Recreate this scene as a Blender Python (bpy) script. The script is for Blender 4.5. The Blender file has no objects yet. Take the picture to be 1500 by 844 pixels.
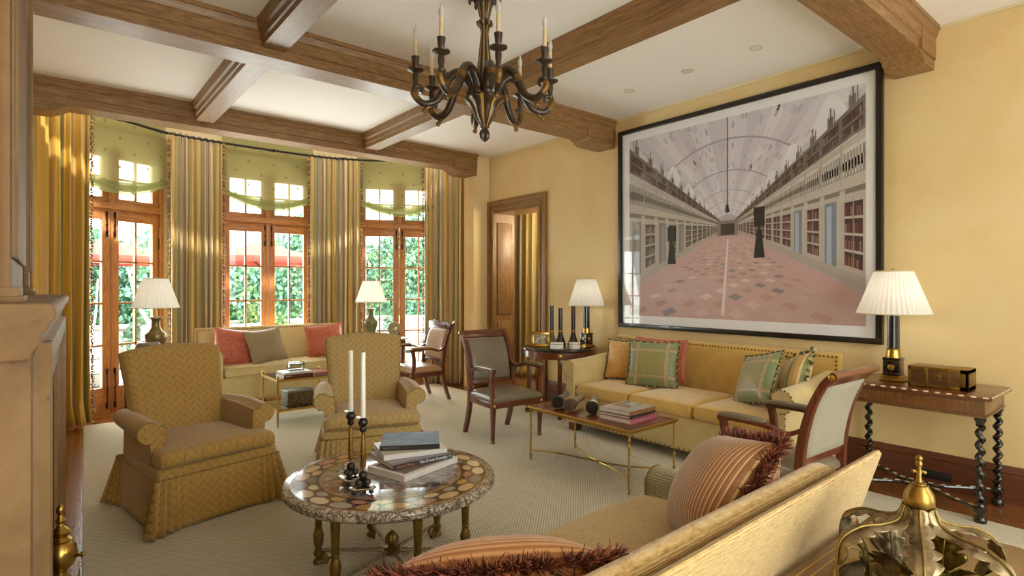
import bpy, bmesh, math, random
from mathutils import Vector, Matrix, Euler
random.seed(7)
PI = math.pi
sin, cos, rad = math.sin, math.cos, math.radians
SC = bpy.context.scene
COL = SC.collection

# ------------------------------------------------------------------ materials
def hexc(h, a=1.0):
    h = h.lstrip('#')
    v = [int(h[i:i+2], 16)/255 for i in (0, 2, 4)]
    return tuple([(c/12.92 if c <= .04045 else ((c+.055)/1.055)**2.4) for c in v] + [a])

class NT:
    def __init__(s, name):
        s.m = bpy.data.materials.new(name); s.m.use_nodes = True
        s.t = s.m.node_tree; s.t.nodes.clear()
        s.out = s.t.nodes.new('ShaderNodeOutputMaterial')
        s.b = s.t.nodes.new('ShaderNodeBsdfPrincipled')
        s.l(s.b.outputs[0], s.out.inputs[0])
    def n(s, typ, **kw):
        x = s.t.nodes.new(typ)
        for k, v in kw.items():
            if hasattr(x, k): setattr(x, k, v)
        return x
    def l(s, a, b): s.t.links.new(a, b)
    def set(s, **kw):
        for k, v in kw.items(): s.b.inputs[k.replace('_', ' ')].default_value = v
    def coord(s, kind='UV', scale=(1, 1, 1), rot=(0, 0, 0), loc=(0, 0, 0)):
        tc = s.n('ShaderNodeTexCoord'); mp = s.n('ShaderNodeMapping')
        s.l(tc.outputs[kind], mp.inputs[0])
        mp.inputs['Scale'].default_value = scale; mp.inputs['Rotation'].default_value = rot
        mp.inputs['Location'].default_value = loc
        return mp.outputs[0]
    def noise(s, co, scale, detail=4, rough=.6, dist=0):
        x = s.n('ShaderNodeTexNoise'); s.l(co, x.inputs['Vector'])
        x.inputs['Scale'].default_value = scale; x.inputs['Detail'].default_value = detail
        x.inputs['Roughness'].default_value = rough; x.inputs['Distortion'].default_value = dist
        return x.outputs['Fac']
    def ramp(s, fac, stops, interp='LINEAR'):
        r = s.n('ShaderNodeValToRGB'); r.color_ramp.interpolation = interp
        e = r.color_ramp.elements
        while len(e) < len(stops): e.new(.5)
        for i, (p, c) in enumerate(stops):
            e[i].position = p; e[i].color = hexc(c) if isinstance(c, str) else c
        s.l(fac, r.inputs[0]); return r.outputs[0]
    def math(s, op, a, b=None, c=None):
        x = s.n('ShaderNodeMath'); x.operation = op
        for i, v in enumerate((a, b, c)):
            if v is None: continue
            if isinstance(v, (int, float)): x.inputs[i].default_value = v
            else: s.l(v, x.inputs[i])
        return x.outputs[0]
    def mix(s, fac, a, b, blend='MIX'):
        x = s.n('ShaderNodeMix'); x.data_type = 'RGBA'; x.blend_type = blend
        for i, v in ((0, fac), (6, a), (7, b)):
            if isinstance(v, (int, float)): x.inputs[i].default_value = v
            elif isinstance(v, str): x.inputs[i].default_value = hexc(v)
            elif isinstance(v, tuple): x.inputs[i].default_value = v
            else: s.l(v, x.inputs[i])
        return x.outputs[2]
    def xyz(s, co):
        x = s.n('ShaderNodeSeparateXYZ'); s.l(co, x.inputs[0]); return x.outputs
    def bump(s, h, strength=.3, dist=.002):
        x = s.n('ShaderNodeBump'); x.inputs['Strength'].default_value = strength
        x.inputs['Distance'].default_value = dist
        s.l(h, x.inputs['Height']); s.l(x.outputs[0], s.b.inputs['Normal'])
    def col(s, c):
        if isinstance(c, str): s.b.inputs['Base Color'].default_value = hexc(c)
        else: s.l(c, s.b.inputs['Base Color'])

def plain(name, c, rough=.5, metal=0, coat=0, noise=0, bump=0, nscale=30, sheen=0):
    k = NT(name); k.set(Roughness=rough, Metallic=metal, Coat_Weight=coat)
    if sheen: k.set(Sheen_Weight=sheen)
    if noise:
        n = k.noise(k.coord('Object'), nscale)
        h = hexc(c)
        d = tuple(list(x*(1-noise) for x in h[:3])+[1]); u = tuple(list(min(1, x*(1+noise)) for x in h[:3])+[1])
        k.col(k.ramp(n, [(.3, d), (.7, u)]))
        if bump: k.bump(n, bump)
    else: k.col(c)
    return k.m

def oak(name, dark, light, axis='X', rough=.48, coat=.15, scale=1.0, deep=None):
    k = NT(name); k.set(Roughness=rough, Coat_Weight=coat, Coat_Roughness=.25)
    sc = {'X': (.5, 7, 7), 'Y': (7, .5, 7), 'Z': (7, 7, .5)}[axis]
    sc = tuple(v*scale for v in sc)
    co = k.coord('Object', sc)
    n1 = k.noise(co, 1.3, 3, .5, 1.6)
    rings = k.math('SINE', k.math('MULTIPLY', n1, 46))
    rings = k.math('MULTIPLY_ADD', rings, .5, .5)
    sc2 = tuple(v*9 for v in sc)
    n2 = k.noise(k.coord('Object', sc2), 2.2, 3, .7)
    f = k.math('MULTIPLY_ADD', rings, .17, k.math('MULTIPLY', n2, .88))
    big = k.noise(k.coord('Object', (.8, .8, .8)), 1.1, 2)
    f = k.math('ADD', f, k.math('MULTIPLY', big, .25))
    k.col(k.ramp(f, [(.25, deep or dark), (.55, dark), (.95, light)]))
    k.bump(n2, .15, .001)
    return k.m

def fabric(name, c, rough=.9, weave=900, var=.12, sheen=.3, bump=.25):
    k = NT(name); k.set(Roughness=rough, Sheen_Weight=sheen)
    k.set(Specular_IOR_Level=.25)
    uv = k.coord('UV')
    x = k.xyz(uv)
    a = k.math('SINE', k.math('MULTIPLY', x[0], weave*2)); b = k.math('SINE', k.math('MULTIPLY', x[1], weave*2))
    w = k.math('MULTIPLY', a, b)
    n = k.noise(k.coord('Object'), 9, 4)
    h = hexc(c); d = tuple([v*(1-var) for v in h[:3]]+[1]); u = tuple([min(1, v*(1+var)) for v in h[:3]]+[1])
    k.col(k.ramp(n, [(.3, d), (.7, u)]))
    k.bump(w, bump, .001)
    return k.m

def stripes(name, period, stops, rough=.8, axis=0, wob=.0, sheen=.3, coat=0, bump=.0, constant=True):
    k = NT(name); k.set(Roughness=rough, Sheen_Weight=sheen, Specular_IOR_Level=.3)
    uv = k.coord('UV'); x = k.xyz(uv)[axis]
    if wob: x = k.math('ADD', x, k.math('MULTIPLY', k.noise(uv, 3, 2), wob))
    f = k.math('FRACT', k.math('DIVIDE', x, period))
    c = k.ramp(f, stops, 'CONSTANT' if constant else 'LINEAR')
    n = k.noise(k.coord('Object'), 14, 4)
    c = k.mix(.35, c, k.ramp(n, [(.3, '#777777'), (.7, '#aaaaaa')]), 'SOFT_LIGHT')
    k.col(c)
    if bump: k.bump(f if constant is False else k.math('SINE', k.math('MULTIPLY', f, 2*PI)), bump, .003)
    return k.m

# ------------------------------------------------------------------ mesh builder
class MB:
    def __init__(s):
        s.bm = bmesh.new(); s.uv = s.bm.loops.layers.uv.new('UVMap')
        s.hu = s.bm.faces.layers.int.new('hasuv'); s.ms = []; s.cur = 0
        s.cl = None
    def mat(s, m):
        if m not in s.ms: s.ms.append(m)
        s.cur = s.ms.index(m); return s
    def f(s, vs, uvs=None):
        try: f = s.bm.faces.new(vs)
        except ValueError: return None
        f.material_index = s.cur; f.smooth = True
        if uvs:
            f[s.hu] = 1
            for l, u in zip(f.loops, uvs): l[s.uv].uv = u
        return f
    def box(s, c, d, bev=0, seg=2, rot=None):
        t = bmesh.new(); bmesh.ops.create_cube(t, size=1)
        bmesh.ops.scale(t, vec=d, verts=t.verts)
        if bev > 0:
            bev = min(bev, min(d)*.49)
            bmesh.ops.bevel(t, geom=list(t.edges), offset=bev, segments=seg, profile=.5, affect='EDGES')
        M = Matrix.Translation(c)
        if rot is not None: M = M @ (rot.to_matrix().to_4x4() if isinstance(rot, Euler) else rot)
        bmesh.ops.transform(t, matrix=M, verts=t.verts)
        s.merge(t); return s
    def bx(s, x0, x1, y0, y1, z0, z1, bev=0, seg=2):
        return s.box(((x0+x1)/2, (y0+y1)/2, (z0+z1)/2), (abs(x1-x0), abs(y1-y0), abs(z1-z0)), bev, seg)
    def merge(s, t):
        t.verts.ensure_lookup_table(); mp = {}
        for v in t.verts: mp[v.index] = s.bm.verts.new(v.co)
        for f in t.faces: s.f([mp[v.index] for v in f.verts])
        t.free()
    def prism(s, poly, a0, a1, ax='Y', bev=0, seg=2):
        """poly of 2-D points; ax Y: (x,z) extruded in y; X: (y,z); Z: (x,y)."""
        t = bmesh.new()
        def P(p, a): return {'Y': (p[0], a, p[1]), 'X': (a, p[0], p[1]), 'Z': (p[0], p[1], a)}[ax]
        A = [t.verts.new(P(p, a0)) for p in poly]; B = [t.verts.new(P(p, a1)) for p in poly]
        n = len(poly)
        t.faces.new(A); t.faces.new(B[::-1])
        for i in range(n): t.faces.new([A[i], B[i], B[(i+1) % n], A[(i+1) % n]])
        bmesh.ops.recalc_face_normals(t, faces=t.faces)
        if bev > 0:
            es = [e for e in t.edges if e.calc_face_angle(0) > .5]
            bmesh.ops.bevel(t, geom=es, offset=bev, segments=seg, profile=.5, affect='EDGES')
        s.merge(t); return s
    def tube(s, pts, r, n=10, caps=True, closed=False, smooth=0, flat=1.0, up=None):
        pts = [Vector(p) for p in pts]
        rs = list(r) if isinstance(r, (list, tuple)) else [r]*len(pts)
        if smooth:
            q = []; rr = []
            m = len(pts)
            rng = range(m if closed else m-1)
            for i in rng:
                if closed: p0, p1, p2, p3 = pts[i-1], pts[i], pts[(i+1) % m], pts[(i+2) % m]; r1, r2 = rs[i], rs[(i+1) % m]
                else:
                    p0 = pts[max(i-1, 0)]; p1 = pts[i]; p2 = pts[i+1]; p3 = pts[min(i+2, m-1)]; r1, r2 = rs[i], rs[i+1]
                for k in range(smooth):
                    t = k/smooth
                    q.append(.5*((2*p1)+(p2-p0)*t+(2*p0-5*p1+4*p2-p3)*t*t+(3*p1-p0-3*p2+p3)*t**3)); rr.append(r1+(r2-r1)*t)
            if not closed: q.append(pts[-1]); rr.append(rs[-1])
            pts, rs = q, rr
        m = len(pts); rings = []; nrm = None; L = 0; Ls = []
        for i in range(m):
            if closed: d = pts[(i+1) % m]-pts[i-1]
            else: d = pts[min(i+1, m-1)]-pts[max(i-1, 0)]
            if d.length < 1e-9: d = Vector((0, 0, 1))
            d.normalize()
            if i: L += (pts[i]-pts[i-1]).length
            Ls.append(L)
            if nrm is None:
                a = Vector(up) if up else (Vector((0, 0, 1)) if abs(d.z) < .9 else Vector((1, 0, 0)))
                nrm = (a-d*a.dot(d)).normalized()
            else:
                if up: nrm = Vector(up)
                nrm = (nrm-d*nrm.dot(d))
                if nrm.length < 1e-6: nrm = Vector((1, 0, 0))
                nrm.normalize()
            b = d.cross(nrm)
            rings.append([s.bm.verts.new(pts[i]+(nrm*cos(2*PI*k/n)*flat+b*sin(2*PI*k/n))*rs[i]) for k in range(n)])
        for i in range(m if closed else m-1):
            A, B = rings[i], rings[(i+1) % m]
            for k in range(n):
                k2 = (k+1) % n
                u0, u1 = 2*PI*rs[i]*k/n, 2*PI*rs[i]*(k+1)/n
                v0, v1 = Ls[i], (Ls[i+1] if i+1 < m else Ls[i]+.01)
                s.f([A[k], A[k2], B[k2], B[k]], [(u0, v0), (u1, v0), (u1, v1), (u0, v1)])
        if caps and not closed:
            if rs[0] > 1e-5: s.f(rings[0][::-1])
            if rs[-1] > 1e-5: s.f(rings[-1])
        return s
    def lathe(s, prof, c=(0, 0, 0), n=24, M=None, flute=0, fd=.0, sq=0, ring=False):
        c = Vector(c); rings = []
        for (r, z) in prof:
            ring = []
            for k in range(n):
                a = 2*PI*k/n; rr = r
                if flute: rr = r*(1-fd*(.5+.5*cos(a*flute)))
                p = Vector((rr*cos(a), rr*sin(a), z))
                if M is not None: p = M @ p
                ring.append(s.bm.verts.new(c+p))
            rings.append(ring)
        L = 0
        for i in range(len(rings)-1):
            dl = math.hypot(prof[i+1][0]-prof[i][0], prof[i+1][1]-prof[i][1])
            rm = max(prof[i][0], prof[i+1][0])
            for k in range(n):
                k2 = (k+1) % n
                u0, u1 = 2*PI*rm*k/n, 2*PI*rm*(k+1)/n
                s.f([rings[i][k], rings[i][k2], rings[i+1][k2], rings[i+1][k]], [(u0, L), (u1, L), (u1, L+dl), (u0, L+dl)])
            L += dl
        if ring:
            for k in range(n): s.f([rings[-1][k], rings[-1][(k+1) % n], rings[0][(k+1) % n], rings[0][k]])
            return s
        if prof[0][0] > 1e-4: s.f(rings[0][::-1])
        if prof[-1][0] > 1e-4: s.f(rings[-1])
        return s
    def ball(s, c, r, n=12, sc=(1, 1, 1), M=None):
        h = max(4, n//2)
        prof = [(max(1e-5, r*sin(PI*i/h)), -r*cos(PI*i/h)) for i in range(h+1)]
        S = Matrix.Diagonal((sc[0], sc[1], sc[2], 1))
        return s.lathe(prof, c, n, (M @ S) if M is not None else S)
    def grid(s, fn, nu, nv, uvs=None, closeu=False):
        V = [[s.bm.verts.new(fn(i/nu, j/nv)) for j in range(nv+1)] for i in range(nu+(0 if closeu else 1))]
        for i in range(nu):
            i2 = (i+1) % len(V)
            for j in range(nv):
                uv = None
                if uvs:
                    a, b = uvs
                    uv = [(a*i/nu, b*j/nv), (a*(i+1)/nu, b*j/nv), (a*(i+1)/nu, b*(j+1)/nv), (a*i/nu, b*(j+1)/nv)]
                s.f([V[i][j], V[i2][j], V[i2][j+1], V[i][j+1]], uv)
        return V
    def loft(s, loops, caps=True, uvs=True):
        R = [[s.bm.verts.new(p) for p in lp] for lp in loops]; n = len(R[0])
        for i in range(len(R)-1):
            for k in range(n):
                s.f([R[i][k], R[i][(k+1) % n], R[i+1][(k+1) % n], R[i+1][k]])
        if caps: s.f(R[0][::-1]); s.f(R[-1])
        return s
    def puff(s, P, N, T, p=5, q=.4, nu=20, nv=20, T2=None, uvs=(1, 1), cr=0, rnd=None):
        """closed cushion: centre surface P(u,v), direction N(u,v), half thickness T."""
        T2 = T if T2 is None else T2
        def par(i, n): return sin(PI/2*(2*i/n-1))
        def h(u, v):
            if rnd:
                def g(x, r): x = abs(x); return 1 if x < 1-r else max(0, 1-((x-1+r)/r)**2.6)**.42
                return g(u, rnd[0])*g(v, rnd[1])
            return (max(0, 1-abs(u)**p)*max(0, 1-abs(v)**p))**q
        P0 = P
        def P(u, v):
            c0 = Vector(P0(0, 0)); q_ = Vector(P0(u, v)); e_ = (u*u*v*v)**3; return c0+(q_-c0)*(1-cr*e_)
        def mk(sign, TT):
            R = []
            for i in range(nu+1):
                row = []
                for j in range(nv+1):
                    u, v = par(i, nu), par(j, nv)
                    edge = i in (0, nu) or j in (0, nv)
                    if edge and sign < 0: row.append(top[i][j]); continue
                    row.append(s.bm.verts.new(Vector(P(u, v))+Vector(N(u, v))*(sign*TT*h(u, v))))
                R.append(row)
            return R
        top = mk(1, T); bot = mk(-1, T2)
        for i in range(nu):
            for j in range(nv):
                q4 = [(par(a, nu)*uvs[0]/2, par(b, nv)*uvs[1]/2) for a, b in ((i, j), (i+1, j), (i+1, j+1), (i, j+1))]
                s.f([top[i][j], top[i+1][j], top[i+1][j+1], top[i][j+1]], q4)
                s.f([bot[i][j], bot[i][j+1], bot[i+1][j+1], bot[i+1][j]], [q4[0], q4[3], q4[2], q4[1]])
        return s
    def build(s, name, mat=None, parent=None, loc=None, rotz=0, sharp=40, subsurf=0, recalc=True):
        bm = s.bm
        if recalc: bmesh.ops.recalc_face_normals(bm, faces=bm.faces)
        th = rad(sharp)
        for e in bm.edges:
            if len(e.link_faces) == 2 and e.calc_face_angle(0) > th: e.smooth = False
        for f in bm.faces:
            if f[s.hu]: continue
            n = f.normal; a = max(range(3), key=lambda i: abs(n[i]))
            for l in f.loops:
                c = l.vert.co
                l[s.uv].uv = ((c.y, c.z) if a == 0 else (c.x, c.z) if a == 1 else (c.x, c.y))
        me = bpy.data.meshes.new(name)
        bm.to_mesh(me); bm.free()
        ms = s.ms if s.ms else [mat]
        for m in ms: me.materials.append(m)
        o = bpy.data.objects.new(name, me); COL.objects.link(o)
        if parent: o.parent = parent
        if loc: o.location = loc
        o.rotation_euler = (0, 0, rotz)
        if subsurf:
            md = o.modifiers.new('sub', 'SUBSURF'); md.levels = md.render_levels = subsurf
        return o

def thing(name, label, cat, loc=(0, 0, 0), rotz=0, group=None, rot=None):
    o = bpy.data.objects.new(name, None); COL.objects.link(o)
    o.empty_display_size = .1
    o.location = loc; o.rotation_euler = rot or (0, 0, rotz)
    o['label'] = label; o['category'] = cat
    if group: o['group'] = group
    return o
def tag(o, label, cat, group=None, kind=None):
    o['label'] = label; o['category'] = cat
    if group: o['group'] = group
    if kind: o['kind'] = kind
    return o
def struct(o): o['kind'] = 'structure'; return o
def dup(root, loc, rotz, label, name=None):
    def cp(o, par):
        c = o.copy(); COL.objects.link(c); c.parent = par
        for ch in o.children: cp(ch, c)
        return c
    r = cp(root, None); r.location = loc; r.rotation_euler = (0, 0, rotz); r['label'] = label
    return r
def text_part(s, size, mat, parent, loc, rot, name='lettering', depth=.0004, align='LEFT'):
    cu = bpy.data.curves.new('t', 'FONT'); cu.body = s; cu.size = size; cu.extrude = depth
    cu.align_x = align; cu.align_y = 'CENTER'
    t = bpy.data.objects.new('t', cu); COL.objects.link(t)
    bpy.context.view_layer.update()
    me = bpy.data.meshes.new_from_object(t.evaluated_get(bpy.context.evaluated_depsgraph_get()))
    bpy.data.objects.remove(t); bpy.data.curves.remove(cu)
    me.materials.clear(); me.materials.append(mat)
    o = bpy.data.objects.new(name, me); COL.objects.link(o)
    o.parent = parent; o.location = loc; o.rotation_euler = rot
    return o

# ------------------------------------------------------------------ palette
M = {}
def wall_mat(name, a, b, c):
    k = NT(name); k.set(Roughness=.55, Specular_IOR_Level=.3)
    co = k.coord('Object')
    n = k.noise(co, 1.3, 5, .55, .4)
    k.col(k.ramp(n, [(.25, a), (.5, b), (.75, c)]))
    k.bump(k.noise(co, 40, 3), .04, .002)
    return k.m
M['wall'] = wall_mat('ochre_plaster', '#d8b981', '#dfc38d', '#e5cc9c')
M['wallbay'] = wall_mat('cream_plaster', '#dcc594', '#e3ce9e', '#e8d6ab')
M['ceil'] = plain('ceiling_paint', '#f3ece4', .8, noise=.02, nscale=2)
M['stone'] = None
for ax in 'XYZ':
    M['oak'+ax] = oak('oak_'+ax.lower(), '#7e5930', '#ac824f', ax, deep='#62411f')
    M['woak'+ax] = oak('window_oak_'+ax.lower(), '#a8682f', '#cf9453', ax, deep='#88501f')
    M['mahog'+ax] = oak('mahogany_'+ax.lower(), '#5a2a18', '#7a3f22', ax, rough=.25, coat=.6, deep='#35150c')
    M['base'+ax] = oak('skirting_oak_'+ax.lower(), '#5b2f18', '#754526', ax, deep='#3a1a0c')
k = NT('limestone'); k.set(Roughness=.7)
co = k.coord('Object'); n = k.noise(co, 3, 8, .65, .5); n2 = k.noise(co, 26, 4)
v = k.n('ShaderNodeTexVoronoi'); v.inputs['Scale'].default_value = 9; v.feature = 'DISTANCE_TO_EDGE'; k.l(co, v.inputs[0])
c = k.ramp(n, [(.25, '#6d5133'), (.5, '#836440'), (.75, '#967750')])
c = k.mix(k.ramp(n2, [(.62, '#000000'), (.72, '#ffffff')]), c, '#715433')
k.col(c); k.bump(n2, .3, .004); M['stone'] = k.m
# rug
k = NT('woven_wool_rug'); k.set(Roughness=.95, Sheen_Weight=.2, Specular_IOR_Level=.1)
x = k.xyz(k.coord('Object', rot=(0, 0, .02)))
sx = k.math('SINE', k.math('MULTIPLY', x[0], 2*PI/.024)); sy = k.math('SINE', k.math('MULTIPLY', x[1], 2*PI/.024))
w = k.math('MULTIPLY', sx, sy)
n = k.noise(k.coord('Object'), 60, 3)
f = k.math('ADD', k.math('MULTIPLY_ADD', w, .38, .5), k.math('MULTIPLY_ADD', n, .3, -.15))
k.col(k.ramp(f, [(.12, '#958972'), (.45, '#c0b59b'), (.8, '#d9d0b7')]))
k.bump(w, .5, .004); M['rug'] = k.m
# wood floor
k = NT('plank_floor'); k.set(Roughness=.22, Coat_Weight=.4)
b = k.n('ShaderNodeTexBrick'); k.l(k.coord('UV', rot=(0, 0, PI/2)), b.inputs[0]); b.inputs['Scale'].default_value = 1
b.inputs['Brick Width'].default_value = 1.4; b.inputs['Row Height'].default_value = .11; b.inputs['Mortar Size'].default_value = .0015
b.inputs['Color1'].default_value = hexc('#7a4823'); b.inputs['Color2'].default_value = hexc('#8d5930'); b.inputs['Mortar'].default_value = hexc('#3a1f10')
n = k.noise(k.coord('Object', (14, 1, 1)), 4, 4)
k.col(k.mix(.5, b.outputs[0], k.ramp(n, [(.3, '#5f3517'), (.7, '#9a6436')]))); M['floor'] = k.m
# armchair weave
def checks(name, base, lite, tick, s=.027):
    k = NT(name); k.set(Roughness=.75, Sheen_Weight=.25, Specular_IOR_Level=.3)
    uv = k.coord('UV', (1/s, 1/s, 1))
    ch = k.n('ShaderNodeTexChecker'); k.l(uv, ch.inputs[0]); ch.inputs['Scale'].default_value = 1
    ch.inputs['Color1'].default_value = hexc(base); ch.inputs['Color2'].default_value = hexc(lite)
    x = k.xyz(uv)
    hx = k.math('MULTIPLY', x[0], .5)
    fx = k.math('ABSOLUTE', k.math('SUBTRACT', k.math('FRACT', hx), .5))
    fy = k.math('ABSOLUTE', k.math('SUBTRACT', k.math('FRACT', k.math('MULTIPLY_ADD', k.math('FLOOR', hx), .5, k.math('MULTIPLY', x[1], .5))), .5))
    t = k.math('MULTIPLY', k.math('LESS_THAN', fx, .06), k.math('LESS_THAN', fy, .17))
    n = k.noise(k.coord('Object'), 5, 3)
    c = k.mix(k.math('MULTIPLY', t, .62), ch.outputs[0], tick)
    k.col(k.mix(.25, c, k.ramp(n, [(.3, '#6a6a6a'), (.7, '#a0a0a0')]), 'SOFT_LIGHT'))
    k.bump(ch.outputs[1], .2, .002)
    return k.m
M['check'] = checks('gold_check_weave', '#ab8645', '#b38e4b', '#7d5526')
M['check2'] = checks('pale_gold_check_weave', '#b59860', '#bea169', '#8a6736')
M['checkpipe'] = fabric('gold_piping', '#8d7136')
M['chenille'] = fabric('yellow_chenille', '#cda758', .85, 500, .1, .5)
M['chenille2'] = fabric('pale_chenille', '#cdb57c', .85, 500, .08, .4)
M['cream'] = fabric('cream_upholstery', '#d9c692', .85, 700, .05, .3)
k = NT('ribbed_chenille'); k.set(Roughness=.9, Sheen_Weight=.4, Specular_IOR_Level=.15)
uv = k.coord('UV'); x = k.xyz(uv)
rib = k.math('SINE', k.math('MULTIPLY', x[1], 2*PI/.0075))
n = k.noise(k.coord('UV', (5, 75, 1)), 4, 5, .8)
f = k.math('ADD', k.math('MULTIPLY_ADD', rib, .16, .5), k.math('MULTIPLY_ADD', n, 2.0, -1.0))
k.col(k.ramp(f, [(.15, '#8f6a35'), (.5, '#c1a066'), (.85, '#d9c190')]))
k.bump(rib, .45, .003); M['ribbed'] = k.m
k = NT('grey_ribbed_velvet'); k.set(Roughness=.9, Sheen_Weight=.4, Specular_IOR_Level=.15)
x = k.xyz(k.coord('UV')); rib = k.math('SINE', k.math('MULTIPLY', x[1], 2*PI/.011))
k.col(k.ramp(k.math('MULTIPLY_ADD', rib, .5, .5), [(.1, '#8c8468'), (.8, '#b9b295')])); k.bump(rib, .5, .003); M['greyrib'] = k.m
def leather(name, c, c2):
    k = NT(name); k.set(Roughness=.32, Coat_Weight=.35, Coat_Roughness=.2)
    n = k.noise(k.coord('Object'), 4, 4); k.col(k.ramp(n, [(.3, c), (.7, c2)]))
    k.bump(k.noise(k.coord('Object'), 120, 3), .1, .001); return k.m
M['greyleather'] = leather('grey_leather', '#716552', '#80735f')
M['tanleather'] = leather('tan_leather', '#a8805c', '#bb9673')
M['greylinen'] = fabric('grey_linen', '#958b76', .9, 900, .04)
M['brass'] = plain('brass', '#bd9a50', .28, 1, noise=.12, nscale=12)
M['brassdull'] = plain('aged_brass', '#96783c', .38, 1, noise=.25, nscale=25)
M['bronze'] = plain('bronze', '#87713f', .42, .85, noise=.3, nscale=30)
M['steel'] = plain('brushed_steel', '#a59c8c', .35, 1, noise=.1, nscale=12)
M['silver'] = plain('silver', '#c9c6c0', .2, 1)
M['iron'] = plain('dark_iron', '#2c2620', .45, .6)
M['ebony'] = plain('ebonised_wood', '#15120f', .18, 0, .6)
M['blackbead'] = plain('black_wood_bead', '#1f1815', .35, 0, .3)
M['wax'] = plain('white_wax', '#efece4', .4)
M['wax'].node_tree.nodes['Principled BSDF'].inputs['Subsurface Weight'].default_value = .2
M['cardwax'] = plain('candle_sleeve', '#d8c09a', .6)
M['nail'] = plain('nailhead', '#7a5c34', .35, .9)
M['paper'] = stripes('page_edges', .004, [(0, '#e6e1d6'), (.6, '#cfc8ba')], rough=.9, axis=1, sheen=0)
M['white'] = plain('white_card', '#ecebe6', .5)
M['whitegloss'] = plain('white_porcelain', '#e9e6de', .2, coat=.5)
M['black'] = plain('black_gloss', '#0f0e0e', .2, coat=.4)
M['blackmat'] = plain('black_matt', '#151414', .6)
M['gold'] = plain('gilt', '#c29a46', .3, .9)
def glassmat(name, tint='#ffffff', rough=0.0, refl=1.0):
    k = NT(name); t = k.t; t.nodes.remove(k.b)
    tr = k.n('ShaderNodeBsdfTransparent'); tr.inputs[0].default_value = hexc(tint)
    gl = k.n('ShaderNodeBsdfGlossy'); gl.inputs['Roughness'].default_value = rough
    lw = k.n('ShaderNodeLayerWeight'); lw.inputs[0].default_value = .5
    fr = k.math('MULTIPLY_ADD', k.math('POWER', lw.outputs['Facing'], 5), .96, .04)
    mx = k.n('ShaderNodeMixShader'); k.l(k.math('MULTIPLY', fr, refl), mx.inputs[0]); k.l(tr.outputs[0], mx.inputs[1]); k.l(gl.outputs[0], mx.inputs[2])
    k.l(mx.outputs[0], k.out.inputs[0]); return k.m
M['glass'] = glassmat('window_glass', '#f4faf8', 0, .7)
M['glazing'] = glassmat('picture_glazing', '#ffffff', .0, .5)
M['crystal'] = glassmat('crystal_glass', '#dfe6e4', .02, 1.6)
# pleated lamp shade
def shade_mat(name, c, emit):
    k = NT(name); t = k.t; k.set(Roughness=.8); k.col(c)
    tl = k.n('ShaderNodeBsdfTranslucent'); tl.inputs[0].default_value = hexc(c)
    mx = k.n('ShaderNodeMixShader'); mx.inputs[0].default_value = .45
    k.l(k.b.outputs[0], mx.inputs[1]); k.l(tl.outputs[0], mx.inputs[2]); k.l(mx.outputs[0], k.out.inputs[0]); return k.m
M['lampshade'] = shade_mat('pleated_silk_shade', '#efece4', 0)
# ------------------------------------------------------------------ room shell
RX, LX, FY, BY, H = 5.235, -.5, 6.93, -1.7, 3.5
b = MB(); b.bx(LX-.2, 7.6, BY-.2, 8.75, -.1, 0); struct(b.build('floor', M['floor']))
b = MB(); b.bx(LX-.2, RX+.2, BY-.2, FY+.25, H, H+.12); struct(b.build('ceiling', M['ceil']))
# right wall with door opening Y 5.775..6.84, Z up to 2.66
b = MB()
b.bx(RX, RX+.38, BY-.2, 5.775, 0, H); b.bx(RX, RX+.38, 6.84, FY+.25, 0, H); b.bx(RX, RX+.38, 5.775, 6.84, 2.665, H)
struct(b.build('wall_right', M['wall']))
b = MB(); b.bx(LX-.2, LX, BY-.2, FY+.25, 0, H); struct(b.build('wall_left', M['wall']))
# back wall (behind the camera) with two unseen tall windows added to carry fill light
b = MB()
for x0, x1 in ((LX, .2), (1.9, 2.9), (4.6, RX)): b.bx(x0, x1, BY-.2, BY, 0, H)
for x0, x1 in ((.2, 1.9), (2.9, 4.6)): b.bx(x0, x1, BY-.2, BY, 2.9, H); b.bx(x0, x1, BY-.2, BY, 0, .25)
struct(b.build('wall_back', M['wall']))
for i, (x0, x1) in enumerate(((.2, 1.9), (2.9, 4.6))):  # frames and glass of the added windows
    fr = MB()
    for xx in (x0, (x0+x1)/2-.04, x1-.08): fr.bx(xx, xx+.08, BY-.14, BY-.06, .25, 2.9)
    for zz in (.25, 1.5, 2.82): fr.bx(x0, x1, BY-.14, BY-.06, zz, zz+.08)
    w = struct(fr.build('window_%d' % (4+i), M['woakZ']))
    g = MB(); g.bx(x0+.01, x1-.01, BY-.105, BY-.095, .3, 2.85); g.build('glass', M['glass'], w)
# far wall piers either side of the bay opening
b = MB(); b.bx(4.94, RX, FY, FY+.25, 0, H); b.bx(LX, -.16, FY, FY+.25, 0, H)
struct(b.build('wall_far', M['wall']))
# bay walls
W1 = ((.575, 8.18), 28); W2 = ((2.475, 8.60), 0); W3 = ((4.287, 8.03), -28); WW = 1.275
def seg(b, p, q, z0, z1, th=.2):
    p, q = Vector(p), Vector(q); d = (q-p).normalized(); n = Vector((-d.y, d.x))*th
    b.prism([tuple(p), tuple(q), tuple(q+n), tuple(p+n)], z0, z1, 'Z')
def ends(c, a):
    d = Vector((cos(rad(a)), sin(rad(a))))*WW/2; c = Vector(c); return c-d, c+d
BH = 3.8
b = MB()
a1, a2 = ends(*W1); c1, c2 = ends(*W2); e1, e2 = ends(*W3)
L0 = Vector((-.28, 7.725)); K1 = Vector((1.365, 8.6)); K2 = Vector((3.214, 8.6)); R0 = Vector((5.16, 7.566))
for p, q in ((L0, a1), (a2, K1), (K1, c1), (c2, K2), (K2, e1), (e2, R0)): seg(b, p, q, 0, BH)
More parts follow.
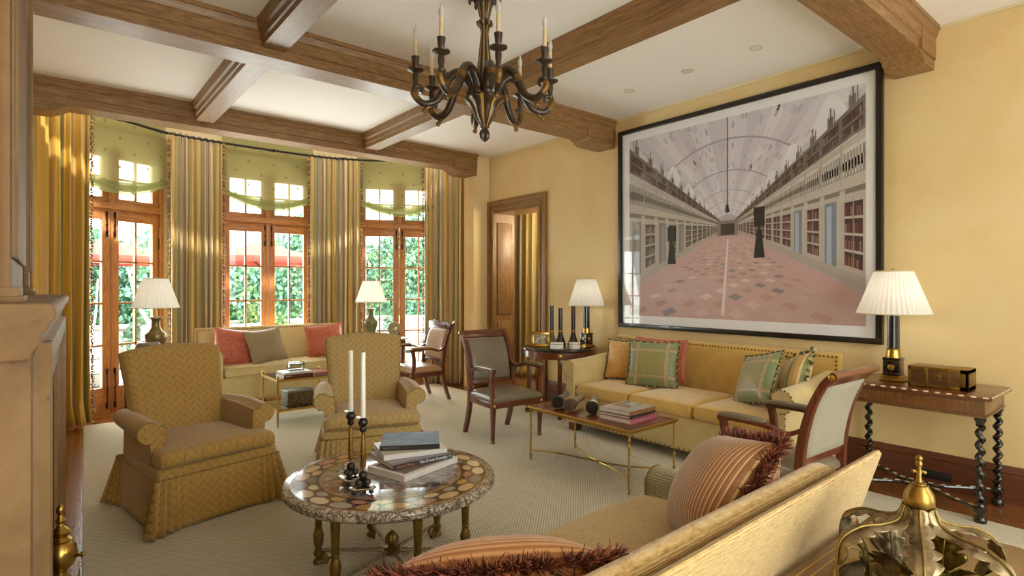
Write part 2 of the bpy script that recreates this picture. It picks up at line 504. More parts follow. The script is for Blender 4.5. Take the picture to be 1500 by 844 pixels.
for p, q in ((a1, a2), (c1, c2), (e1, e2)): seg(b, p, q, 3.14, BH)
seg(b, (-.28, 7.18), L0, 0, BH); seg(b, R0, (5.16, 7.18), 0, BH)
b.bx(-.5, 5.4, 7.18, 8.8, BH, BH+.1)
struct(b.build('wall_bay', M['wallbay']))

# ---- beams
def beam_prof(y0, y1, z0, z1):
    """profile across a beam, moulded on both sides"""
    w = .035
    return [(y0, z0), (y0, z0+.075), (y0-.012, z0+.082), (y0-.012, z0+.16), (y0-.022, z0+.17), (y0-w, z1-.035), (y0-w-.01, z1-.03), (y0-w-.01, z1),
            (y1+w+.01, z1), (y1+w+.01, z1-.03), (y1+w, z1-.035), (y1+.022, z0+.17), (y1+.012, z0+.16), (y1+.012, z0+.082), (y1, z0+.075), (y1, z0)]
def beam(n, along, a0, a1, c0, c1, z0=3.25, corb=()):
    b = MB(); b.prism(beam_prof(c0, c1, z0, H), a0, a1, 'X' if along == 'X' else 'Y')
    for (s, e) in corb:   # s outer end, e inner tip: drop block with ogee nose
        sg = 1 if e > s else -1; L = abs(e-s)
        P = [(s, z0+.06), (s, z0-.075), (s+sg*(L-.13), z0-.075), (s+sg*(L-.10), z0-.055), (s+sg*(L-.07), z0-.045), (s+sg*(L-.055), z0-.025), (s+sg*(L-.03), z0-.02), (s+sg*L, z0), (s+sg*L, z0+.06)]
        b.prism(P, c0-.004, c1+.004, 'Y')
        b.bx(min(s, e-sg*.02), max(s, e-sg*.02), c0-.016, c1+.016, z0+.0, z0+.155)
    return struct(b.build('trim_%d' % n, M['oak'+along], sharp=25))
beam(1, 'X', LX+.43, RX-.002, 4.45, 4.70, corb=((RX-.002, RX-.50),))
beam(2, 'X', LX+.002, RX-.002, 1.30, 1.55, corb=((RX-.002, RX-.36),))
beam(3, 'X', -.33, 4.975, 6.90, 7.16, z0=3.26, corb=((4.975, 4.55), (-.33, .16)))
for i, (x0, x1) in enumerate(((1.23, 1.40), (3.17, 3.345))):
    k_ = 4+i*3
    def ybeam(n, y0, y1): 
        bb = MB(); pr = [(p[0], p[1]) for p in beam_prof(x0, x1, 3.31, H)]
        w_ = .035
        pr = [(x0, 3.31), (x0, 3.355), (x0-.012, 3.36), (x0-.012, 3.41), (x0-.03, 3.42), (x0-.04, 3.47), (x0-.045, H), (x1+.045, H), (x1+.04, 3.47), (x1+.03, 3.42), (x1+.012, 3.41), (x1+.012, 3.36), (x1, 3.355), (x1, 3.31)]
        bb.prism(pr, y0, y1, 'Y'); return struct(bb.build('trim_%d' % n, M['oakY'], sharp=25))
    ybeam(k_, 4.70, 6.90); ybeam(k_+1, 1.55, 4.45); ybeam(k_+2, BY, 1.30)
# thin picture moulding at the ceiling line, baseboards
b = MB(); b.bx(RX-.018, RX-.001, 1.555, 4.44, H-.022, H-.001); b.bx(RX-.018, RX-.001, 4.71, FY, H-.022, H-.001); b.bx(RX-.018, RX-.001, BY, 1.29, H-.022, H-.001)
struct(b.build('trim_10', plain('cream_cornice', '#ddcfa6', .6)))
def baseprof(): return [(RX, 0), (RX-.028, 0), (RX-.028, .19), (RX-.02, .2), (RX-.024, .215), (RX-.014, .245), (RX-.008, .26), (RX, .26)]
b = MB(); b.prism(baseprof(), BY, 5.62, 'Y'); struct(b.build('baseboard_right', M['baseY'], sharp=25))
b = MB(); b.bx(4.945, RX-.03, FY-.022, FY, 0, .25, .004); struct(b.build('baseboard_far', M['baseX']))
# floor outlet set in the baseboard
t = MB(); t.bx(RX-.034, RX-.0285, 1.18, 1.40, .06, .125, .002); o = tag(t.build('power_outlet', M['blackmat']), 'black outlet plate set in the dark baseboard under the console table', 'outlet')

# ---- door opening on the right wall
b = MB()
def arch(b, y0, y1, zt, w, x0, x1):
    b.bx(x0, x1, y1, y1+w, 0, zt+w, .004); b.bx(x0, x1, y0-w, y0, 0, zt+w, .004); b.bx(x0, x1, y0, y1, zt, zt+w, .004)
arch(b, 5.775, 6.80, 2.665, .15, RX-.02, RX); arch(b, 5.70, 6.875, 2.74, .075, RX-.045, RX-.019); arch(b, 5.775, 6.80, 2.665, .04, RX-.032, RX-.019)
b.bx(RX, RX+.39, 6.80, 6.84, 0, 2.67); b.bx(RX, RX+.39, 5.775, 5.80, 0, 2.67); b.bx(RX, RX+.39, 5.8, 6.80, 2.63, 2.665)
d = struct(b.build('door_1', M['oakZ']))
p = MB()
for z0, z1 in ((.2, 1.0), (1.1, 2.5)): p.bx(RX+.05, RX+.34, 6.785, 6.802, z0, z1, .008)
p.build('panel', M['oakZ'], d)
# room beyond the door
b = MB(); b.bx(7.4, 7.5, 4.5, 8.3, 0, 3.2); b.bx(5.62, 7.5, 8.3, 8.4, 0, 3.2); b.bx(5.62, 7.5, 4.4, 4.5, 0, 3.2); b.bx(5.62, 7.5, 4.4, 8.4, 3.2, 3.3); b.bx(5.40, 5.62, 7.18, 8.4, 0, 3.3)
struct(b.build('wall_next', plain('olive_wall', '#8d8656', .7, noise=.1, nscale=3)))
b = MB(); b.bx(7.375, 7.4, 4.5, 8.3, .86, .95); b.bx(7.375, 7.4, 4.5, 8.3, 0, .2); struct(b.build('trim_11', M['oakY']))

# ---- French windows of the bay
def french(n, c, ang):
    root = bpy.data.objects.new('window_%d' % n, None); COL.objects.link(root); struct(root)
    root.location = (c[0], c[1], 0); root.rotation_euler = (0, 0, rad(ang))
    W = WW/2; wz = M['woakZ']; wx = M['woakX']
    b = MB(); b.mat(wz)
    for sx in (-1, 1): b.bx(sx*W, sx*(W-.05), -.03, .12, 0, 3.15, .006)
    b.mat(wx); b.bx(-W+.05, W-.05, -.03, .12, 3.09, 3.15, .006); b.bx(-W+.05, W-.05, -.035, .12, 2.44, 2.515, .008); b.bx(-W+.05, W-.05, -.02, .12, 0, .03)
    b.mat(wz); b.bx(-.035, .035, -.02, .1, 2.515, 3.09, .004)
    b.build('frame', None, root)
    for sx in (-1, 1):
        x0, x1 = (.003, W-.052)      # meeting edge .. hinge edge
        def X(v): return sx*v
        lf = MB(); lf.mat(wz)
        lf.bx(X(x0), X(x0+.092), 0, .05, .03, 2.438, .005); lf.bx(X(x1), X(x1-.075), 0, .05, .03, 2.438, .005)
        lf.mat(wx); lf.bx(X(x0+.09), X(x1-.073), .002, .048, 2.31, 2.438, .005); lf.bx(X(x0+.09), X(x1-.073), .002, .048, .03, .34, .005)
        a, z = x0+.092, x1-.075; mid = (a+z)/2
        lf.mat(wz); lf.bx(X(mid-.012), X(mid+.012), .008, .042, .34, 2.31)
        lf.mat(wx)
        for q in range(1, 4): lf.bx(X(a), X(z), .008, .042, .34+q*.4925-.012, .34+q*.4925+.012)
        lf.mat(wx); lf.bx(X(a+.03), X(z-.03), -.004, .01, .09, .28, .006)
        leaf = lf.build('door_leaf', None, root)
        g = MB(); g.bx(X(a), X(z), .022, .028, .34, 2.31); g.build('glass', M['glass'], leaf)
        bo = MB()
        xx = X(.045)
        for z0, z1 in ((2.12, 2.40), (.1, .55)):
            bo.tube([(xx, -.014, z0), (xx, -.014, z1)], .006, 8)
            for zz in (z0, z1, (z0+z1)/2, z0+.06, z1-.06): bo.ball((xx, -.014, zz), .013, 8)
            bo.bx(xx-.012, xx+.012, -.012, .0, z1-.05, z1); bo.bx(xx-.012, xx+.012, -.012, .0, z0, z0+.05)
        bo.build('cremone_bolt', M['iron'], leaf)
        if n < 3 or True:
            h = MB(); h.tube([(X(x1+.004), -.012, 2.0), (X(x1+.004), -.012, 2.14)], .009, 8); h.build('hinge', M['iron'], leaf)
        ts = MB(); ts.mat(wx); a2_, z2_ = .035, W-.05
        ts.bx(X(a2_), X(z2_), .0, .05, 2.515, 2.575, .004); ts.bx(X(a2_), X(z2_), 0, .05, 3.05, 3.09, .004)
        ts.mat(wz); ts.bx(X(a2_), X(a), 0, .05, 2.575, 3.05); ts.bx(X(z), X(z2_), 0, .05, 2.575, 3.05)
        ts.bx(X(mid-.012), X(mid+.012), .008, .042, 2.575, 3.05); ts.mat(wx); ts.bx(X(a), X(z), .008, .042, 2.80, 2.824)
        tr = ts.build('transom', None, root)
        g = MB(); g.bx(X(a), X(z), .022, .028, 2.575, 3.05); g.build('glass', M['glass'], tr)
    return root
french(1, *W1); french(2, *W2); french(3, *W3)

# ---- sheer shades
k = NT('sheer_green_voile'); t = k.t
uv = k.coord('UV'); x = k.xyz(uv)
def fr(v, off=0): return k.math('SUBTRACT', k.math('FRACT', k.math('ADD', k.math('DIVIDE', v, .34), off)), .5)
def dot(off): 
    a = fr(x[0], off); bb = fr(x[1], off)
    return k.math('LESS_THAN', k.math('ADD', k.math('MULTIPLY', a, a), k.math('MULTIPLY', bb, bb)), .0028)
dots = k.math('MAXIMUM', dot(0), dot(.5))
c = k.mix(dots, '#b3b07a', '#7d743f')
k.col(c); k.set(Roughness=.8)
tl = k.n('ShaderNodeBsdfTranslucent'); k.l(c, tl.inputs[0])
tr = k.n('ShaderNodeBsdfTransparent'); tr.inputs[0].default_value = hexc('#f0f2dc')
m1 = k.n('ShaderNodeMixShader'); m1.inputs[0].default_value = .42; k.l(k.b.outputs[0], m1.inputs[1]); k.l(tl.outputs[0], m1.inputs[2])
m2 = k.n('ShaderNodeMixShader'); k.l(k.math('MULTIPLY_ADD', dots, -.35, .40), m2.inputs[0]); k.l(m1.outputs[0], m2.inputs[1]); k.l(tr.outputs[0], m2.inputs[2])
k.l(m2.outputs[0], k.out.inputs[0]); M['voile'] = k.m
for i, ((c, ang), lab) in enumerate(((W1, 'sheer green dotted swag shade over the left window by the stone fireplace'), (W2, 'sheer green dotted swag shade over the middle window above the bay sofa'), (W3, 'sheer green dotted swag shade over the right window by the jade-disc table'))):
    root = thing('window_shade', lab, 'window shade', (c[0], c[1], 0), rad(ang), 'sheer swag shades in the bay')
    W = WW/2-.01; b = MB()
    def zb(s): return 2.80-.13*(1-(2*s-1)**2)
    b.grid(lambda s, t: (-W+2*W*s, -.075-.012*sin(t*3), 3.62+(zb(s)+.05-3.62)*t), 24, 14, (2*W, .9))
    b.build('panel', M['voile'], root)
    b = MB()
    # gathered swag folds along the bottom: a soft roll of stacked pleats
    for q in range(3):
        pts = []; rr = []
        for j in range(17):
            s = j/16; sag = (1-(2*s-1)**2)
            pts.append((-W+2*W*s, -.085-.016*q-.012*sag, 2.86-.016*q-(.135+.022*q)*sag)); rr.append(.020+.018*sag)
        b.tube(pts, rr, 10, flat=1.0)
    b.build('swag', M['voile'], root)

# ---- curtain rod following the bow
def off(p, a, d): n = Vector((sin(rad(a)), -cos(rad(a)))); return Vector(p)+n*d
rodp = [(-.12, 7.30), (-.06, 7.62), tuple(off(W1[0], 28, .27)+Vector((-.35, -.13))), tuple(off(W1[0], 28, .27)), (1.15, 8.22), (1.6, 8.31), (2.475, 8.33), (3.2, 8.29), (3.72, 8.10), tuple(off(W3[0], -28, .27)), (4.72, 7.60), (4.98, 7.34)]
ROD = 3.45
r = thing('curtain_rod', 'dark bowed iron curtain rod across the bay under the oak header', 'curtain rod', (2.475, 8.3, ROD))
b = MB(); b.tube([(p[0]-2.475, p[1]-8.3, 0) for p in rodp], .016, 10, smooth=6); b.build('rod', M['iron'], r)
for x_, y_ in ((1.6, 8.31), (2.475, 8.33), (3.45, 8.2)):
    b = MB(); b.tube([(x_-2.475, y_-8.3+.02, .01), (x_-2.475, y_-8.3+.12, .012)], .009, 8); b.ball((x_-2.475, y_-8.3-.0, .0), .026, 10); b.build('bracket', M['iron'], r)

# ---- curtains
SILK = [(0, '#c2a45c'), (.14, '#cfb577'), (.26, '#8f9070'), (.36, '#c6ae80'), (.46, '#b39b7b'), (.53, '#9d8066'), (.58, '#d6c292'), (.70, '#97967c'), (.78, '#c5a352'), (.90, '#b39a76')]
def silkmat(name, period, stops, off=0):
    k = NT(name); k.set(Roughness=.45, Sheen_Weight=.3, Specular_IOR_Level=.5)
    uv = k.coord('UV', loc=(off, 0, 0)); x = k.xyz(uv)[0]
    f = k.math('FRACT', k.math('DIVIDE', x, period)); k.col(k.ramp(f, stops, 'CONSTANT'))
    k.bump(k.noise(k.coord('UV', (3, 300, 1)), 3, 2), .08, .001); return k.m
M['silk'] = silkmat('striped_silk', .95, SILK)
M['goldsilk'] = silkmat('gold_silk', .62, [(0, '#c0942f'), (.18, '#caa03c'), (.3, '#a37c2b'), (.42, '#807a42'), (.5, '#c3962f'), (.78, '#94733a'), (.88, '#b89142')])
M['bead'] = plain('beaded_trim_brown', '#6d4a2c', .5, noise=.5, nscale=90)
M['beadl'] = plain('beaded_trim_gold', '#c0913f', .4, noise=.3, nscale=90)
def curtain(path, pleats, lab, mat, trims=(0, 1), amp=.035, z1=ROD-.03, fabw=1.6, tail=.0, grp='striped silk curtains of the bay', beads=True, name='curtain', puddle=.06, seed=1):
    rnd = random.Random(seed)
    P = [Vector(p) for p in path]
    Ls = [0]
    for i in range(1, len(P)): Ls.append(Ls[-1]+(P[i]-P[i-1]).length)
    T = Ls[-1]
    c0 = Vector(((P[0].x+P[-1].x)/2, (P[0].y+P[-1].y)/2))
    root = thing(name, lab, 'curtain', (c0.x, c0.y, 0), 0, grp)
    ph = [rnd.uniform(-.35, .35) for _ in range(40)]
    def at(s):
        L = s*T
        for i in range(1, len(P)):
            if L <= Ls[i]+1e-9: t = (L-Ls[i-1])/(Ls[i]-Ls[i-1]); d = (P[i]-P[i-1]).normalized(); return P[i-1].lerp(P[i], t), d
        return P[-1], d
    def fn(s, t):
        p, d = at(s); n = Vector((d.y, -d.x))
        a = s*pleats*2*PI; k = int(s*pleats)
        w = amp*(.55+.6*t)*(1+.35*ph[k % 40])
        o = w*sin(a+ph[(k+3) % 40]*t*1.5)+.012*sin(a*2.3+t*2)
        if t > .93: o += puddle*(t-.93)/.07*(.8+.4*sin(a*1.7+ph[k % 40]*9))
        q = p+n*o-c0; q += d*(.012*sin(a*.5+t*4)*t)
        z = z1*(1-t)+.012
        if t > .97: z = .012+.02*abs(sin(a))*(1-t)/.03+.012*abs(sin(a*1.3))
        return (q.x, q.y, z)
    b = MB(); nu = max(30, int(pleats*12))
    b.grid(fn, nu, 30, (fabw, z1)); o = b.build('drape', mat, root)
    md = o.modifiers.new('s', 'SOLIDIFY'); md.thickness = .004
    for e in trims:
        b = MB(); ed = (0 if e == 0 else 1)
        rr = random.Random(5+e)
        nn = 150
        for q in range(nn):
            t = q/nn
            v = Vector(fn(ed, t)); p, d = at(ed); dd = Vector((d.x, d.y, 0))*(-1 if e == 0 else 1)
            b.mat(M['bead'] if rr.random() < .7 else M['beadl'])
            b.ball(v+dd*(.012+rr.uniform(0, .012))+Vector((0, 0, rr.uniform(-.005, .005))), .0125, 6)
            b.ball(v+dd*(.03+rr.uniform(0, .016))+Vector((0, 0, -.01)), .008, 5)
        b.build('beaded_trim', None, root)
    b = MB()
    for q in range(int(pleats)):
        p, d = at((q+.5)/int(pleats)); b.tube([(p.x-c0.x+.02*cos(a_*PI/6), p.y-c0.y, ROD+.022*sin(a_*PI/6)+.0) for a_ in range(12)], .004, 6, closed=True)
    if z1 == ROD-.03: b.build('rings', M['iron'], root)
    else: b.bm.free()
    return root
curtain([(-.13, 7.26), (-.02, 7.62), (.10, 7.70), (.355, 7.80)], 7, 'gold and sage striped silk curtain at far left beside the fireplace', M['goldsilk'], (1,), .04, fabw=2.2, seed=2)
curtain([(1.19, 8.20), (1.45, 8.27), (1.80, 8.31)], 8, 'striped silk curtain between the left and middle windows behind the bay sofa', M['silk'], (0, 1), .035, fabw=2.0, seed=3)
curtain([(2.98, 8.30), (3.3, 8.26), (3.67, 8.11)], 9, 'striped silk curtain between the middle and right windows beside the jade-disc table', M['silk'], (0, 1), .035, fabw=2.2, seed=4)
curtain([(4.56, 7.72), (4.75, 7.60), (4.92, 7.44), (5.02, 7.30)], 8, 'striped silk curtain at the right end of the bay behind the tan chair', silkmat('gold_striped_silk', .95, [(0, '#c2a45c'), (.12, '#97967c'), (.2, '#c6ae80'), (.34, '#9d8066'), (.4, '#d6c292'), (.55, '#cba54c'), (.72, '#b39b7b'), (.84, '#cfb577')], .3), (0,), .04, fabw=2.3, seed=6)
M['doorsilk'] = silkmat('door_curtain_silk', .8, [(0, '#a89a80'), (.45, '#c9a85a'), (.55, '#ded0a0'), (.62, '#c8a552'), (.72, '#d8c890'), (.85, '#9a7f50')])
curtain([(6.30, 7.66), (6.34, 7.4), (6.38, 7.1), (6.4, 6.6)], 7, 'grey and gold striped curtain seen through the oak doorway', M['doorsilk'], (), .05, z1=3.1, fabw=1.3, grp=None, name='curtain', puddle=.12, seed=9)

# ---- fireplace (thing with parts)
def SKW(o, k_, y0):
    for v in o.data.vertices: v.co.x += (v.co.y-y0)*k_
fp = thing('fireplace', 'carved limestone fireplace with overmantel at the left edge of the room', 'fireplace', (-.2, 3.1, 0))
def fpart(name, b, sk=0, y0=2.0, mat=None, sharp=30):
    o = b.build(name, mat or M['stone'], None, sharp=sharp)
    if sk: SKW(o, sk, y0)
    for v in o.data.vertices: v.co -= Vector((-.2, 3.1, 0))
    o.parent = fp; return o
b = MB()
b.bx(LX+.002, -.036, 1.98, 2.62, 0, 1.33); b.bx(LX+.002, -.036, 3.62, 4.22, 0, 1.33); b.bx(LX+.002, -.036, 2.62, 3.62, 1.02, 1.33)
b.bx(LX+.002, LX+.06, 2.62, 3.62, 0, 1.02)
fpart('surround', b, .030, 1.98)
b = MB()
def bol(y): return [(y, 0)]
# bolection moulding: rounded profile around the opening
pr = [(-.036, 0), (-.02, .0), (.004, .02), (.010, .05), (.006, .09), (-.012, .12), (-.022, .16), (-.022, .24), (-.036, .26)]
b.prism([(p[0], 2.10+p[1]) for p in pr], 0, 1.36, 'Z', )
b.prism([(p[0], 4.05-p[1]) for p in pr], 0, 1.36, 'Z')
b.prism([(p[0], 1.37-p[1]) for p in pr], 2.12, 4.03, 'Y')
fpart('bolection', b, .036, 2.1)
b = MB()
shp = [(LX+.002, 1.33), (-.035, 1.33), (-.03, 1.35), (-.015, 1.37), (-.01, 1.40), (.0, 1.405), (.002, 1.425), (.014, 1.432), (.018, 1.45), (.014, 1.468), (.002, 1.477), (LX+.002, 1.477)]
b.prism(shp, 1.925, 4.285, 'Y', .003, 1)
fpart('mantel_shelf', b, .034, 1.93)
b = MB()
b.bx(LX+.002, -.10, 2.03, 4.24, 1.477, H-.002)
for y0, y1 in ((2.03, 2.36), (3.93, 4.25)):
    b.bx(-.10, -.078, y0, y1, 1.477, H-.002, .004); b.bx(-.078, -.070, y0+.03, y1-.0, 1.6, H-.1, .003); b.bx(-.072, -.064, y0+.09, y1-.06, 1.6, H-.1, .003)
    b.bx(-.10, -.06, y0-.01, y1+.01, 1.477, 1.52, .003); b.bx(-.10, -.05, y0-.02, y1+.02, 1.477, 1.495, .003)
b.bx(-.10, -.085, 2.50, 3.80, 1.62, 3.1, .006)
fpart('overmantel', b)
b = MB()
for y in (2.63, 3.16): b.bx(-.42, -.03, y, y+.46, 0, .02)
fpart('hearth', b, mat=plain('soot_black_stone', '#2a2420', .8))

# rug (lies on the floor)
b = MB(); b.prism([(.0, BY+.4), (4.69, BY+.4), (4.69, 7.62), (.30, 7.70), (.14, 3.73)], .001, .013, 'Z', .003, 1)
tag(b.build('area_rug', M['rug']), 'large pale beige basket-weave rug covering most of the floor', 'rug')

# ---- recessed lights
for i, (y, lab) in enumerate(((3.66, 'small recessed ceiling light farthest from the near oak beam'), (2.99, 'small recessed ceiling light, middle one over the framed print'), (2.34, 'small recessed ceiling light closest to the near oak beam'))):
    t_ = thing('recessed_light', lab, 'ceiling light', (4.53, y, H), 0, 'recessed ceiling lights over the print')
    b = MB(); b.lathe([(.030, -.001), (.034, -.006), (.052, -.006), (.054, -.001)], n=24); b.build('trim_ring', plain('pale_ring', '#cfc4ac', .4) if i == 0 else bpy.data.materials['pale_ring'], t_)
    b = MB(); b.lathe([(1e-5, -.0015), (.030, -.0015), (.030, -.001)], n=20); b.build('lens', plain('light_lens', '#f2ead4', .2) if i == 0 else bpy.data.materials['light_lens'], t_)
FZ = .0135      # top of the rug
# ------------------------------------------------------------------ pillows
def basis(N, roll=0):
    N = Vector(N).normalized(); up = Vector((0, 0, 1)); Z = (up-N*up.dot(N)).normalized(); X = Z.cross(N)*-1
    # local -Y faces N, local Z up
    Y = -N; X = Y.cross(Z)
    m = Matrix((X, Y, Z)).transposed()
    return (m @ Matrix.Rotation(roll, 3, 'Y')).to_euler()
def pillow(label, c, N, W, H, T, mat, roll=0, trim=None, tmat=None, pinch=.07, face2=None, seam=None, group=None, nm='throw_pillow', tl=.03):
    root = thing(nm, label, 'pillow', c, group=group, rot=basis(N, roll))
    def P(u, v):
        x = u*W/2*(1-pinch*(1-v*v)*abs(u)); z = v*H/2*(1-pinch*(1-u*u)*abs(v)); return (x, 0, z)
    b = MB(); b.puff(P, lambda u, v: (0, -1, 0), T, 2.4, .55, 24, 24, uvs=(W, H)); b.build('cover', mat, root, sharp=75)
    def per(t):
        t = (t % 1)*4; k = int(t); f = 2*(t-k)-1
        return Vector(P(*[(f, 1), (1, -f), (-f, -1), (-1, f)][k]))
    rnd = random.Random(int(abs(c[0]*1000+c[1]*77)))
    if trim == 'brush':
        b = MB(); ms = tmat
        for q in range(4200):
            p = per(rnd.random()); d = p.normalized(); 
            dr = (d+Vector((rnd.gauss(0, .45), rnd.gauss(0, .55), rnd.gauss(0, .45)))).normalized()
            L = tl*rnd.uniform(.7, 1.15); b.mat(ms[rnd.randrange(len(ms))])
            e = p+dr*L; m_ = p+dr*L*.5+Vector((rnd.gauss(0, .003), rnd.gauss(0, .003), rnd.gauss(0, .003)))
            b.tube([p-d*.006, m_, e], [.0021, .0021, .001], 3, caps=False)
        b.tube([per(i/64) for i in range(64)], .006, 6, closed=True)
        b.build('brush_fringe', None, root, recalc=False)
    elif trim == 'tassel':
        b = MB(); n = int(2*(W+H)/.022)
        for q in range(n):
            p = per(q/n); d = p.normalized()
            b.mat(tmat[q % len(tmat)]); b.ball(p+d*.010, .0085, 6, (1, 1, 1.1)); b.mat(tmat[(q+1) % len(tmat)]); b.ball(p+d*.021, .006, 5)
        b.mat(tmat[0]); b.tube([per(i/64) for i in range(64)], .004, 6, closed=True)
        b.build('tassel_trim', None, root)
    elif trim == 'bigtassel':
        b = MB(); n = int(2*(W+H)/.04)
        for q in range(n):
            p = per(q/n); d = p.normalized(); dn = (d+Vector((rnd.gauss(0, .4), rnd.gauss(0, .3), rnd.gauss(0, .4)))).normalized()
            b.mat(tmat[q % len(tmat)]); b.ball(p+dn*.008, .012, 8); b.mat(tmat[(q+1) % len(tmat)])
            b.tube([p+dn*.012, p+dn*.024, p+dn*.045], [.006, .011, .014], 7)
        b.mat(tmat[0]); b.tube([per(i/64) for i in range(64)], .006, 6, closed=True)
        b.build('tassel_trim', None, root)
    else:
        b = MB(); b.tube([per(i/64) for i in range(64)], .0045, 6, closed=True); b.build('piping', tmat or mat, root)
    return root

# ------------------------------------------------------------------ skirted club armchair
def armchair(label, loc, rz, m, mp):
    root = thing('armchair', label, 'armchair', loc, rz, 'skirted club armchairs')
    # back: arched, raked, rolled over slightly
    def zt(u): return 1.085-.038*u*u-.006*abs(u)**8
    def P(u, v):
        t = (v+1)/2; z = .30+(zt(u)-.30)*t; w = .282+.055*t
        return (u*w, .235+.155*t**1.6, z)
    def N(u, v): return Vector((0, -1, .12)).normalized()
    b = MB(); b.puff(P, N, .060, nu=30, nv=30, T2=.08, uvs=(.66, .8), rnd=(.14, .10)); b.build('backrest', m, root, sharp=80)
    b = MB()
    pts = [Vector(P(-1, -1+2*i/12))+Vector((0, -.022, 0)) for i in range(2, 13)]+[Vector(P(-1+2*i/14, 1))+Vector((0, -.022, 0)) for i in range(1, 14)]+[Vector(P(1, 1-2*i/12))+Vector((0, -.022, 0)) for i in range(0, 11)]
    b.tube(pts, .005, 6); b.build('piping', mp, root)
    # arms: scrolled cross-section lofted front to back
    for s in (-1, 1):
        def loop(y, zt_, r, xo):
            L = []
            pts = [(.285, .34), (.285, zt_-.10), (.292, zt_-.03)]
            cx, cz = .352+xo, zt_-r
            for a in range(9):
                t = rad(150-a*33); pts.append((cx+r*cos(t), cz+r*sin(t)))
            pts += [(.352+xo-.006, cz-r*1.15), (.348+xo*.5, .34)]
            return [Vector((s*p[0], y, p[1])) for p in (pts if s > 0 else pts[::-1])]
        secs = []
        for i in range(11):
            t = i/10; y = .27-.52*t
            zt_ = .675-.02*t+.012*sin(PI*t); r = .058+.006*t; xo = .012*sin(PI*t)+.028*t
            secs.append(loop(y, zt_, r, xo))
        secs.append([Vector((p.x*.995+s*.0015, p.y-.012, p.z*.99+.004)) for p in secs[-1]])
        b = MB(); b.loft(secs); arm = b.build('arm', m, root, sharp=50)
        b = MB(); f = secs[-2]; q = f if s > 0 else f[::-1]
        b.tube([p+Vector((0, -.006, 0)) for p in q[0:13]], .0055, 6, smooth=2); b.build('arm_piping', mp, arm)
    # seat cushion with a T front
    def PS(u, v):
        t = (v+1)/2; y = -.43+.62*t; w = .385 if t < .22 else (.385-.10*min(1, (t-.22)/.12))
        return (u*w, y-.012*(1-u*u)*(1-t), .425+.028*(1-u*u)*(1-(2*t-1)**2*.6)+.012*t)
    b = MB(); b.puff(PS, lambda u, v: (0, 0, 1), .056, nu=32, nv=34, T2=.045, uvs=(.76, .65), cr=.05, rnd=(.13, .16)); b.build('seat_cushion', m, root, sharp=80)
    b = MB(); b.tube([Vector(PS(-.92+1.84*i/20, -1))+Vector((0, -.003, -.02)) for i in range(21)], .004, 6); b.build('cushion_piping', mp, root)
    # base under the cushion
    b = MB(); b.prism([(-.385, -.405), (.385, -.405), (.385, -.16), (.345, .20), (.31, .40), (-.31, .40), (-.345, .20), (-.385, -.16)], .10, .385, 'Z', .02, 3); b.build('base', m, root)
    # skirt with gathered corners
    cor = [(-.392, -.412), (.392, -.412), (.34, .405), (-.34, .405)]
    n = 560; per = []
    for k in range(4):
        p, q = Vector(cor[k]), Vector(cor[(k+1) % 4])
        for i in range(n//4):
            t = i/(n//4); d = (q-p).normalized(); nn = Vector((d.y, -d.x)); e = min(t, 1-t)*(q-p).length
            per.append((p.lerp(q, t), nn, e, (p-q).length, t, k))
    def fn(s_, t):
        i = int(round(s_*n)) % n; p, nn, e, L, tt, k = per[i]
        c = max(0, 1-e/.15); z = .325*(1-t)+.014*t
        cc = Vector(p).normalized()
        out = t*.014
        v = p+nn*out+cc*(c**1.3)*t*.085
        rip = (sin(e*2*PI/.036)*.024+sin(e*2*PI/.013)*.003)*c**.6*(.45+.55*t)
        v = v+nn*rip
        return (v.x, v.y, z-.004*sin(tt*9+k)*t)
    b = MB(); b.grid(fn, n, 10, (3.0, .31), closeu=True); o = b.build('skirt', m, root, sharp=80)
    md = o.modifiers.new('s', 'SOLIDIFY'); md.thickness = .006
    b = MB(); b.tube([(v[0], v[1], v[2]) for v in [tuple(Vector(fn(i/n, 0))*1.0) for i in range(n)]], .006, 6, closed=True)
    b.tube([fn(i/n, 1) for i in range(n)], .005, 5, closed=True); b.build('skirt_piping', mp, root)
    return root
armchair('gold check skirted armchair on the left, nearest the stone fireplace', (.80, 4.50, FZ), rad(13), M['check'], M['checkpipe'])
armchair('pale gold check skirted armchair behind the round marble table', (2.13, 4.55, FZ), rad(-19), M['check2'], M['checkpipe'])

# ------------------------------------------------------------------ open armchairs
def sq(b, pts, w, d):
    """square-section bar in the local YZ plane; w width in x, d thickness."""
    pts = [Vector(p) for p in pts]; loops = []
    for i, p in enumerate(pts):
        t = (pts[min(i+1, len(pts)-1)]-pts[max(i-1, 0)]).normalized()
        n = Vector((0, -t.z, t.y)); ww = w[i] if isinstance(w, (list, tuple)) else w; dd = d[i] if isinstance(d, (list, tuple)) else d
        if n.length < .1: n = Vector((0, 1, 0))
        n.normalize()
        x = Vector((1, 0, 0))
        loops.append([p-x*ww/2-n*dd/2, p+x*ww/2-n*dd/2, p+x*ww/2+n*dd/2, p-x*ww/2+n*dd/2])
    b.loft(loops)
def smooth_pts(pts, n=5):
    pts = [Vector(p) for p in pts]; q = []
    for i in range(len(pts)-1):
        p0, p1, p2, p3 = pts[max(i-1, 0)], pts[i], pts[i+1], pts[min(i+2, len(pts)-1)]
        for k in range(n):
            t = k/n; q.append(.5*((2*p1)+(p2-p0)*t+(2*p0-5*p1+4*p2-p3)*t*t+(3*p1-p0-3*p2+p3)*t**3))
    q.append(pts[-1]); return q
